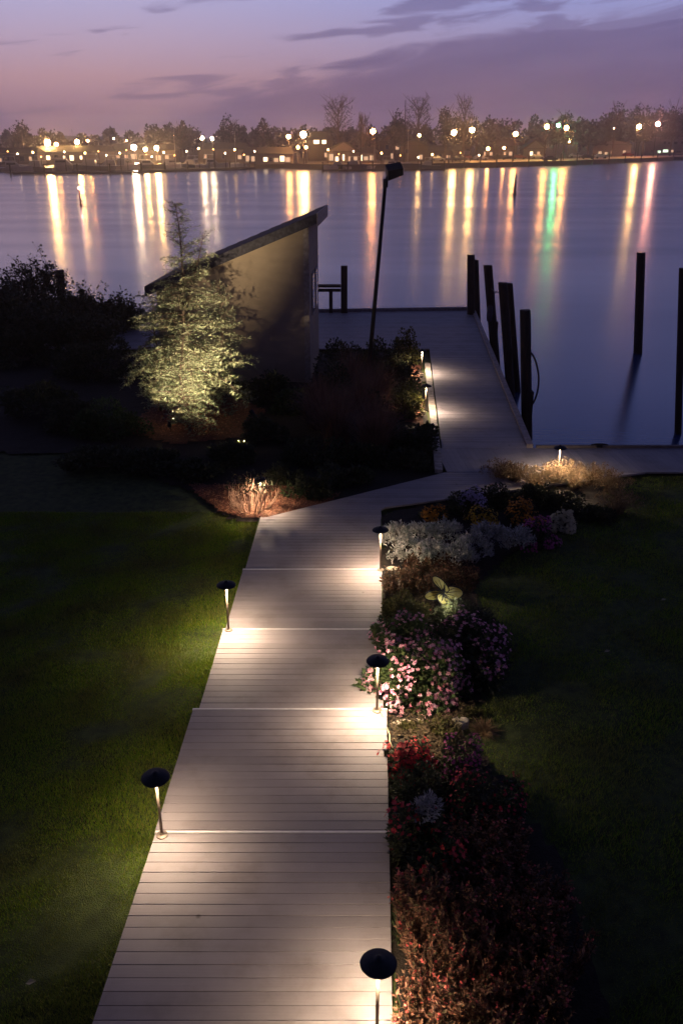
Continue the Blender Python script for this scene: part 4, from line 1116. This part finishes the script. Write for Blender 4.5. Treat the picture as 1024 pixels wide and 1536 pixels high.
def far_tree(label, px, top, y, wpx, seed, bare=False):
    y = max(y, fy(aty(px, top, y).x) + 38); p = aty(px, top, y); zc = y * ct_; r = wpx / 2 * zc / F; t = thing('tree', label, 'tree', (p.x, y, .3), 0); rg = np.random.default_rng(seed); h = p.z
    tr = MB(); tr.tube([(0, 0, 0), (0, 0, h * .4), (0, 0, h * .85)], [.35, .28, .08], 6)
    for k in range(26 if bare else 12):
        a = rg.uniform(0, 6.28); f = rg.uniform(.25, .8); e = np.array([math.cos(a) * r * rg.uniform(.5, 1), math.sin(a) * r, h * min(1, f + rg.uniform(.15, .4))]); b = np.array([0, 0, h * f]); tr.tube([b, (b + e) / 2 + np.array([0, 0, .3]), e], [.13, .09, .05], 3)
        if bare:
            for j in range(6):
                q = b + (e - b) * rg.uniform(.4, 1); tr.tube([q, q + np.array([*rg.normal(0, r * .2, 2), rg.uniform(.5, 2)])], [.06, .03], 3)
    tr.build('trunk', M_bark, t); m = MB()
    if bare:
        n = 500; P = unit(rg.normal(size=(n, 3))) * (rg.uniform(.4, 1, n) ** .5)[:, None] * np.array([r, r, h * .32]) + np.array([0, 0, h * .68]); D = unit(rg.normal(size=(n, 3)) + np.array([0, 0, 1])); m.cards(P, D, unit(np.cross(D, rg.normal(size=(n, 3)))), .9, .07)
    else: crown_cards(m, rg, (0, 0, 0), r, h, 1500, .6)
    m.build('crown', LM_far, t)


for a in [('tall bare-branched tree left of centre on the far shore', 507, 148, 270, 46, 1, True), ('thin tall tree right of the bare one', 545, 178, 275, 22, 2, True), ('tall airy tree above the gabled house', 628, 147, 285, 44, 3, True),
          ('dense dark tree beside the tall airy one', 670, 156, 285, 34, 4), ('slender leaning bare tree above the twin street lamps', 698, 146, 290, 30, 5, True), ('rounded tree left of the tall airy tree', 592, 166, 285, 28, 6),
          ('domed tree on the skyline second from the right', 926, 151, 330, 34, 7), ('broad domed tree on the right skyline', 972, 152, 340, 44, 8), ('tall domed tree at the right edge of view', 1015, 148, 345, 44, 9), ('round tree above the green lamp', 850, 165, 320, 36, 10),
          ('dark tree behind the left marina', 268, 178, 280, 26, 11), ('dark tree behind the white lamps', 345, 180, 285, 34, 12), ('dark tree left of the brightest centre lamp', 395, 184, 285, 30, 13), ('round tree at the left end of the harbour', 30, 190, 270, 40, 14)]:
    far_tree(*a)

# ---- far street lamps
LC = {'o': (1.0, .38, .10), 'w': (1.0, .68, .40), 'y': (1.0, .54, .17), 'g': (.16, 1.0, .34), 'p': (1.0, .38, .24)}
EM = {}
def emm(c, s):
    if (c, s) not in EM: EM[(c, s)] = emit('lamp_glow_' + c + str(s), LC[c], s * 5 / (2.0 if s >= 80 else 1))
    return EM[(c, s)]


def street_lamp(px, py, c, s, r, label, off=3.0, low=False):
    d = 0; y = 250.
    for _ in range(8):
        p = aty(px, py, y); y = fy(p.x) + off
    t = thing('street_lamp', label, 'street lamp', (p.x, y, .1), 0, 'lit lamps on the far shore'); h = p.z - .1
    m = MB(); m.tube([(0, 0, 0), (0, 0, h + .3)], [.14, .09], 6); m.build('pole', M_pile, t)
    m = MB(); m.tube([(0, 0, h + .3), (0, -.7, h + .4)], .06, 5); m.build('arm', M_pile, t)
    r *= 1.15 * (1.42 if s >= 80 else 1); m = MB(); m.lathe([(r * .3, -r * .95), (r * .8, -r * .6), (r, 0), (r * .8, r * .6), (r * .3, r * .95)], 10, (0, -.8, h)); m.build('globe', emm(c, s), t, smooth=True)


LA = [(38, 212, 'w', 12, .25, 60), (73, 214, 'y', 220, .50, 2), (86, 217, 'o', 80, .35, 10), (117, 213, 'y', 120, .38, 5), (133, 211, 'o', 55, .3, 20), (172, 208, 'w', 20, .2, 40), (191, 211, 'o', 20, .2, 30),
      (202, 221, 'w', 170, .42, -8), (219, 224, 'y', 190, .30, -6), (236, 222, 'y', 260, .36, -8), (262, 203, 'w', 15, .22, 50), (304, 207, 'w', 60, .36, -4), (319, 208, 'w', 60, .36, -4),
      (433, 205, 'o', 90, .33, 5), (455, 202, 'y', 150, .48, 3), (447, 221, 'o', 40, .3, 2), (459, 221, 'o', 40, .3, 2),
      (559, 197, 'o', 100, .40, 14), (628, 203, 'y', 40, .32, 18), (680, 199, 'y', 110, .42, 12), (707, 195, 'y', 140, .42, 14), (731, 223, 'o', 50, .4, 34), (755, 222, 'o', 40, .36, 34),
      (772, 201, 'o', 80, .42, 10), (819, 190, 'o', 90, .40, 8), (836, 188, 'g', 79, .42, 8), (848, 192, 'o', 100, .42, 8), (853, 211, 'y', 100, .45, 34), (920, 193, 'p', 30, .34, 40), (957, 190, 'y', 130, .46, 8), (985, 186, 'p', 140, .46, 8)]
cn = {'o': 'orange', 'w': 'white', 'y': 'yellow', 'g': 'green', 'p': 'pinkish'}
for k, (px, py, c, s, r, off) in enumerate(LA):
    side = k + 1 if k < 17 else k - 16
    if c == 'g': lab = 'only green lamp on the far shore, between two orange ones'
    elif k < 17: lab = 'lamp glowing %s on the left half of the far shore, %s from the left' % (cn[c], ORD[k])
    else: lab = 'lamp glowing %s on the right half of the far shore, %s from the left' % (cn[c], ORD[k - 17])
    street_lamp(px, py, c, s, r, lab, off)

DL = [(12, 228), (27, 232), (50, 230), (62, 236), (97, 229), (128, 231), (148, 228), (160, 234), (180, 231), (190, 226), (228, 236), (246, 230), (262, 234), (280, 228), (298, 224), (320, 225), (338, 231), (352, 226), (366, 233), (382, 228),
      (492, 226), (508, 232), (530, 228), (572, 231), (600, 234), (627, 237), (648, 233), (690, 230), (718, 234)]
for k, (px, py) in enumerate(DL):
    y = 225. if px < 380 else 245.; p = aty(px, py, y); h = p.z
    t = thing('dock_light', ('tiny warm light on a post at the left marina docks, %s from left' if k < 20 else 'tiny warm light before the centre houses, %s from left') % ORD[k if k < 20 else k - 20], 'dock light', (p.x, y, WL), 0, 'tiny dock lights on the far shore'); h = p.z - WL
    m = MB(); m.tube([(0, 0, 0), (0, 0, h)], .07, 5); m.build('post', M_pile, t)
    m = MB(); q = .13 + .08 * ((k * 7) % 3) / 2; m.lathe([(q * .4, h), (q, h + q), (q * .4, h + 2 * q)], 8); m.build('lantern', emm(('o', 'w', 'y')[k % 3], (4, 9, 6)[(k * 5) % 3]), t)

# ---- far buildings
M_hw = mat('pale_clapboard', (.13, .105, .10), .8, var=.1, scale=.5)
M_hb = mat('brown_shingle_wall', (.06, .045, .04), .85, var=.2, scale=.5)
M_hr = mat('far_roof', (.03, .027, .03), .9, var=.2, scale=.4)
E_win = emit('lit_window', (1, .72, .42), 3.2); E_win2 = emit('greenish_lit_window', (.75, 1, .72), 2.2); E_dim = emit('dim_lit_window', (1, .6, .35), .8)


def house(label, px, y, w_, d, h, rh, wm, wins, gable=True, cat='house', name='house', em=None):
    y = max(y, fy(aty(px, 245, y).x) + (8 if px > 480 else -60)); p = aty(px, 245, y); t = thing(name, label, cat, (p.x, y, .05))
    m = MB(); m.box(-w_ / 2, w_ / 2, 0, d, 0, h); m.build('wall', wm, t)
    m = MB(); e = .5
    if gable:   # gable end faces us
        V = [(-w_ / 2 - e, -e, h), (w_ / 2 + e, -e, h), (0, -e, h + rh), (-w_ / 2 - e, d + e, h), (w_ / 2 + e, d + e, h), (0, d + e, h + rh)]
        m.faces(V, [(0, 1, 2), (3, 5, 4), (0, 2, 5, 3), (1, 4, 5, 2), (0, 3, 4, 1)]); m.build('roof', M_hr, t)
        m = MB(); V = [(-w_ / 2 + .5, -e - .1, h + .15), (w_ / 2 - .5, -e - .1, h + .15), (0, -e - .1, h + rh - .6), (-w_ / 2 + .5, -e - .02, h + .15), (w_ / 2 - .5, -e - .02, h + .15), (0, -e - .02, h + rh - .6)]
        m.faces(V, [(0, 1, 2), (3, 5, 4), (0, 2, 5, 3), (1, 4, 5, 2), (0, 3, 4, 1)]); m.build('gable_panel', wm, t)
    else:
        V = [(-w_ / 2 - e, -e, h), (w_ / 2 + e, -e, h), (w_ / 2 + e, d + e, h), (-w_ / 2 - e, d + e, h), (-w_ / 2 + rh * .4, d / 2, h + rh), (w_ / 2 - rh * .4, d / 2, h + rh)]
        m.faces(V, [(0, 1, 5, 4), (1, 2, 5), (2, 3, 4, 5), (3, 0, 4), (0, 3, 2, 1)]); m.build('roof', M_hr, t)
    for (wx, wz, ww, wh, lit) in wins:
        m = MB(); m.box(wx - ww / 2 - .1, wx + ww / 2 + .1, -.10, -.003, wz - .1, wz + wh + .1); f = m.build('window', M_hw, t)
        m = MB(); m.box(wx - ww / 2, wx + ww / 2, -.13, -.103, wz, wz + wh); m.build('pane', (em or E_win) if lit == 1 else E_dim if lit == 2 else M_glassdark, f)
    return t


RW = random.Random(12)
def roww(x0, x1, n, z, ww, wh, lit=1):
    out = []; p = (x1 - x0) / n
    for i in range(n):
        if RW.random() < .16: continue
        k = RW.random(); out.append((x0 + p * (i + .5) + RW.uniform(-.1, .1) * p, z + RW.choice((0, 0, .15, -.15)), min(ww * RW.uniform(.55, 1.3), p * .75), wh * RW.uniform(.7, 1.1), lit if k < .5 else 2 if k < .8 else 0))
    return out


house('long low waterfront restaurant with a row of lit windows', 402, 252, 13, 8, 2.6, 1.6, M_hw, roww(-6.2, 6.2, 8, .7, 1.1, 1.3), False, 'restaurant', 'restaurant')
house('two storey building with one bright upper window behind the brightest centre lamp', 480, 275, 7, 8, 6.0, 2.2, M_hb, [(-1, 5.0, 1.6, 1.0, 1), (1.2, 5.0, 1.2, 1.0, 1), (1.8, 1.4, 1, 1.2, 2)], False)
house('white gabled house with pale trim and lit ground floor', 515, 258, 9, 9, 3.0, 3.0, M_hw, roww(-4.2, 4.2, 5, .8, .9, 1.5), True)
house('narrow lit annex right of the white gabled house', 545, 262, 7, 6, 2.7, 1.4, M_hw, roww(-3, 3, 4, .8, .9, 1.4), False)
house('tall gabled house with dark windows behind the trees', 588, 285, 8, 9, 5.5, 3.2, M_hb, [(-1.6, 3.4, 1, 1.3, 0), (1.4, 3.4, 1, 1.3, 2), (0, .9, 1, 1.4, 2)], True)
house('brown house between the lone lamp and the twin lamps', 620, 278, 8, 8, 4.4, 2.0, M_hb, [(-2, 2.4, 1, 1.1, 0), (2, .8, 1, 1.2, 2)], True)
house('low shed among parked cars in the centre right', 665, 300, 12, 8, 3.0, 1.5, M_hb, roww(-5, 5, 4, 1, .9, 1, 2), False, 'building', 'building')
house('dim house under the rightmost small lamps', 745, 345, 14, 10, 4.2, 2.2, M_hb, roww(-6, 6, 5, 1, 1, 1.2, 2), False)
house('small white cottage with a steep bright gable', 800, 345, 8, 8, 3.2, 3.4, M_hw, [(-1.2, 1, 1, 1.3, 1), (1.4, 1, 1, 1.3, 2)], True, 'cottage')
house('pale building with a chimney-like tower beside the right lot', 915, 375, 15, 10, 4.5, 2.6, M_hw, roww(-6, 6, 5, 1.1, 1.1, 1.2, 2), True, 'building', 'building')
house('two storey block with greenish lit windows at the right edge', 1000, 425, 22, 10, 7.6, 1.6, M_hw, roww(-9, 9, 6, 1.2, 1.9, 1.1) + roww(-9, 9, 7, 4.8, 1.2, 1.1, 0), False, 'building', 'building', em=E_win2)
house('low marina office with lit windows at the far left', 18, 250, 14, 7, 2.7, 1.4, M_hw, roww(-6, 6, 6, .8, 1.0, 1.1, 2), False, 'building', 'building')
house('marina store with lit windows behind the moored boats', 110, 262, 22, 7, 3.0, 1.5, M_hw, roww(-10, 10, 9, .9, 1.1, 1.2), False, 'building', 'building')
house('long boat store behind the docks left of centre', 215, 265, 18, 8, 3.4, 1.6, M_hb, roww(-8, 8, 7, .9, 1.2, 1.2, 2), False, 'building', 'building')
house('dim boathouse behind the white twin lamps', 335, 268, 14, 8, 3.6, 1.7, M_hb, roww(-6, 6, 5, 1, 1, 1.1, 2), False, 'building', 'building')

# ---- boats
M_hull = mat('white_hull', (.26, .24, .25), .35, var=.08, scale=1)
M_hulld = mat('dark_blue_hull', (.04, .045, .07), .35, var=.1, scale=1)
def make_boat(kind):
    t = thing('motor_boat' if kind < 2 else 'sailboat', 'x', 'boat'); L = 9.0; V = []; n = 9; secs_ = []
    for j in range(n):
        f = j / (n - 1); x = -L / 2 + L * f; bw = 1.5 * (1 - max(0, (f - .45) / .55) ** 2.2) + .02; sh = .95 + .5 * f * f
        secs_.append([(x, -bw, sh), (x + .15 * f, -bw * .8, .2), (x, 0, -.35 + .3 * f), (x + .15 * f, bw * .8, .2), (x, bw, sh)])
    V = [p for s in secs_ for p in s]; fs = [(j * 5 + k, (j + 1) * 5 + k, (j + 1) * 5 + k + 1, j * 5 + k + 1) for j in range(n - 1) for k in range(4)]
    fs += [(j * 5 + 4, (j + 1) * 5 + 4, (j + 1) * 5, j * 5) for j in range(n - 1)]; fs += [(0, 1, 2, 3, 4)]
    m = MB(); m.faces(V, fs); m.build('hull', M_hulld if kind == 1 else M_hull, t)
    if kind < 2:
        m = MB(); m.hexa([(-1.6, -1.1, 1.0), (2.0, -.9, 1.1), (2.0, .9, 1.1), (-1.6, 1.1, 1.0), (-1.4, -1, 2.3), (.9, -.8, 2.2), (.9, .8, 2.2), (-1.4, 1, 2.3)]); cb = m.build('cabin', M_hull, t)
        m = MB(); m.box(-1.2, .8, -1.12, -1.06, 1.6, 2.0); m.build('window', M_glassdark, cb)
        m = MB(); m.box(-2.2, .9, -1.15, 1.15, 2.32, 2.42, .02)
        for sx in (-2.1, .8): m.tube([(sx, -1, 2.4), (sx * .8, -.9, 3.4)], .04, 4); m.tube([(sx, 1, 2.4), (sx * .8, .9, 3.4)], .04, 4)
        m.box(-1.8, .8, -1, 1, 3.4, 3.48); m.build('flybridge', M_hull, t)
        m = MB(); m.tube([(-.5, 0, 3.4), (-.8, 0, 6.4)], .03, 4); m.build('antenna', M_pile, t)
    else:
        m = MB(); m.hexa([(-1.5, -.8, 1.05), (1.8, -.7, 1.2), (1.8, .7, 1.2), (-1.5, .8, 1.05), (-1.3, -.7, 1.5), (1.3, -.6, 1.55), (1.3, .6, 1.55), (-1.3, .7, 1.5)]); m.build('cabin', M_hull, t)
        m = MB(); m.tube([(.5, 0, 1.2), (.5, 0, 11.5)], [.08, .05], 5); mm = m.build('mast', M_hull, t); m = MB(); m.tube([(.5, 0, 2.4), (-3.4, 0, 2.4)], .07, 5); m.build('boom', M_hulld, mm)
        m = MB()
        for e_ in ((4.4, 1.4), (-4.3, 1.0)): m.tube([(.5, 0, 11.4), (e_[0], 0, e_[1])], .015, 3)
        m.build('rigging', M_pile, t)
    return t


pro = [make_boat(0), make_boat(1), make_boat(2)]; first = [True] * 3
BT = [(20, 259, 0, 1), (55, 258, 1, 1), (95, 257, 0, 1.2), (135, 257, 1, 1.1), (165, 256, 0, 1), (190, 256, 0, 1.15), (222, 255, 1, 1), (255, 254, 0, 1), (285, 253, 1, .9), (318, 253, 0, 1), (352, 252, 2, .8), (262, 252, 2, .8),
      (38, 252, 2, .75), (75, 251, 0, .9), (112, 252, 2, .85), (150, 250, 0, .9), (178, 251, 2, .8), (206, 250, 1, .9), (238, 250, 2, .75), (300, 249, 0, .8), (334, 250, 2, .7),
      (505, 256, 0, .8), (530, 255, 1, .9), (560, 255, 2, .9), (585, 254, 0, .9), (608, 254, 2, 1.0), (640, 254, 1, .8)]
for k, (px, py, kind, s) in enumerate(BT):
    p = at(px, py - 1, WL); rz = random.Random(k).choice((0, 3.14, 1.2, .3)) + random.Random(k + 50).uniform(-.2, .2)
    kn = ('white motor boat', 'dark hulled motor boat', 'sailboat with bare mast')[kind]
    lab = '%s moored at the %s docks, %s boat from the left there' % (kn, 'left' if k < 21 else 'centre', ORD[sorted([b[0] for b in BT[:21]] if k < 21 else [b[0] for b in BT[21:]]).index(px)])
    if first[kind]: o = pro[kind]; first[kind] = False; o.location = (p.x, p.y, WL); o.rotation_euler = (0, 0, rz); o.scale = (s,) * 3; o['label'] = lab; o['group'] = 'boats moored at the far docks'
    else: dup(pro[kind], (p.x, p.y, WL), rz, lab, s, 'boats moored at the far docks')

# ---- docks and posts
def dock(label, A, B, wd=2.0):
    t = thing('floating_dock', label, 'dock', (A[0], A[1], WL)); A_ = Vector((0, 0)); B_ = Vector((B[0] - A[0], B[1] - A[1])); m = MB(); strip(m, A_, B_, wd, .1, .55); m.build('deck', M_pile, t)
    n = int(B_.length / 6)
    for k in range(n + 1):
        q = B_ * (k / max(n, 1)); m = MB(); m.tube([(q.x, q.y - wd / 2 - .2, -1.5), (q.x, q.y - wd / 2 - .2, 2.2)], .17, 7); m.build('post', M_pile, t)
dock('long dark dock across the left marina, front row', (at(20, 263, WL).x, at(20, 263, WL).y), (at(215, 261, WL).x, at(215, 261, WL).y))
dock('dark dock jutting right from the left marina to the inlet', (at(215, 259, WL).x, at(215, 259, WL).y), (at(376, 254, WL).x, at(376, 254, WL).y), 3.5)
dock('dock in front of the centre houses', (at(484, 258, WL).x, at(484, 258, WL).y), (at(665, 256, WL).x, at(665, 256, WL).y), 2.0)
pm = MB(); pm.tube([(0, 0, -1.5), (0, 0, 2.6)], [.2, .17], 7); pst = pm.build('shore_post', M_pile); tag(pst, 'x', 'post')
pxs = list(range(648, 1024, 24))
for k, px in enumerate(pxs):
    y = 260.
    for _ in range(8):
        p = aty(px, 246, y); y = fy(p.x) - 1.0
    o = pst if k == 0 else pst.copy()
    if k: C.objects.link(o)
    o.location = (p.x, y, -.2); o['label'] = 'dark post along the far right seawall, %s from the left' % ORD[k]; o['group'] = 'posts along the far right seawall'
# tall masts standing on the shore
for k, (px, py, h) in enumerate([(541, 186, 0), (608, 150, 0), (320, 200, 0)]):
    p = aty(px, py, 246 + 12 * (k == 1)); m = MB(); m.tube([(0, 0, 0), (0, 0, p.z + 1)], [.22, .1], 6); o = m.build('flagpole', M_pile); o.location = (p.x, p.y, -1.0)
    tag(o, ['bare pole left of the first right-hand lamp', 'tallest bare pole beside the tall airy tree', 'bare pole between the white twin lamps'][k], 'pole')

# ---- parked cars
M_car = [mat('dark_car_paint', (.03, .03, .04), .3, .3), mat('silver_car_paint', (.30, .30, .31), .3, .5), mat('dark_red_car_paint', (.12, .02, .02), .3, .2)]
M_tyre = mat('tyre', (.02, .02, .02), .9)
def make_car(k):
    t = thing('parked_car', 'x', 'car'); m = MB()
    side = [(-2.2, .35), (2.2, .35), (2.2, .8), (1.2, .95), (.6, 1.42), (-1.2, 1.45), (-1.9, .98), (-2.2, .9)]; n = len(side)
    V = [(x, -.85 if z < 1 else -.7, z) for x, z in side] + [(x, .85 if z < 1 else .7, z) for x, z in side]
    m.faces(V, [tuple(range(n)), tuple(reversed(range(n, 2 * n)))] + [(i, i + n, (i + 1) % n + n, (i + 1) % n) for i in range(n)]); m.build('body', M_car[k], t)
    for sx in (-1.35, 1.35):
        for sy in (-.8, .8):
            m = MB(); m.tube([(sx, sy - .1, .33), (sx, sy + .1, .33)], .33, 12); m.build('wheel', M_tyre, t)
    m = MB(); m.box(-1.0, .4, -.80, -.76, 1.0, 1.35); m.build('side_window', M_glassdark, t)
    return t
cp = [make_car(i) for i in range(3)]; fc = [True] * 3; cols = ['dark', 'silver', 'dark red']
CR = [(655, 1, 20), (690, 0, 20), (720, 1, 22), (748, 0, 24), (778, 2, 24), (805, 1, 26), (824, 0, 3.5), (862, 1, 26), (880, 0, 12), (900, 1, 12), (940, 2, 24), (700, 2, 30)]
for i, (px, k, off) in enumerate(CR):
    y = 270.
    for _ in range(8):
        p = aty(px, 240, y); y = fy(p.x) + off
    lab = '%s car parked on the far right shore, %s car from the left' % (cols[k], ORD[sorted(c[0] for c in CR).index(px)]); loc = (p.x, y, .18 + (.25 * off / 26)); rz = random.Random(i).uniform(-.3, .3)
    if fc[k]: o = cp[k]; fc[k] = False; o.location = loc; o.rotation_euler = (0, 0, rz); o['label'] = lab; o['group'] = 'cars parked on the far shore'
    else: dup(cp[k], loc, rz, lab, 1, 'cars parked on the far shore')

# channel marker, then an added upright imitating a reddish reflection streak
p = at(771, 292, WL); t = thing('channel_marker', 'dark conical marker buoy floating in a light streak', 'buoy', p)
m = MB(); m.lathe([(.2, -.2), (.24, .15), (.2, .3), (.12, 1.3), (.04, 2.6)], 12); m.build('cone', M_hulld, t, smooth=True); m = MB(); m.lathe([(.3, -.1), (.3, .1)], 14); m.build('float_collar', M_black, t)
p = at(122, 308, WL); t = thing('channel_marker', 'added slim upright for a reddish reflection between two light streaks on the left', 'buoy', p)  # added stand-in for a reflection on the water, no marker floats here
m = MB(); m.lathe([(.12, -.2), (.15, .15), (.08, .3), (.05, 1.7)], 12); m.build('cone', mat('reflection_red', (.35, .05, .04), .5), t, smooth=True); m = MB(); m.lathe([(.05, 1.7), (.09, 1.76), (.05, 1.85)], 10); m.build('lantern', emit('reflection_glow', (1, .45, .35), 160), t)  # red colour and glowing tip imitate the reflected light

# ---------------------------------------------------------------- haze
hm = bpy.data.materials.new('dusk_haze'); hm.use_nodes = True; nt = hm.node_tree; nt.nodes.clear()
pv = N(nt, 'ShaderNodeVolumePrincipled'); pv.inputs['Color'].default_value = (.92, .88, .95, 1); pv.inputs['Density'].default_value = .00065; pv.inputs['Anisotropy'].default_value = .82
ou = N(nt, 'ShaderNodeOutputMaterial'); nt.links.new(pv.outputs[0], ou.inputs['Volume'])
m = MB(); m.box(-1320, 1320, -80, 1420, -4.2, 40); tag(m.build('haze', hm), 'thin evening haze over the harbour', 'haze', kind='stuff')
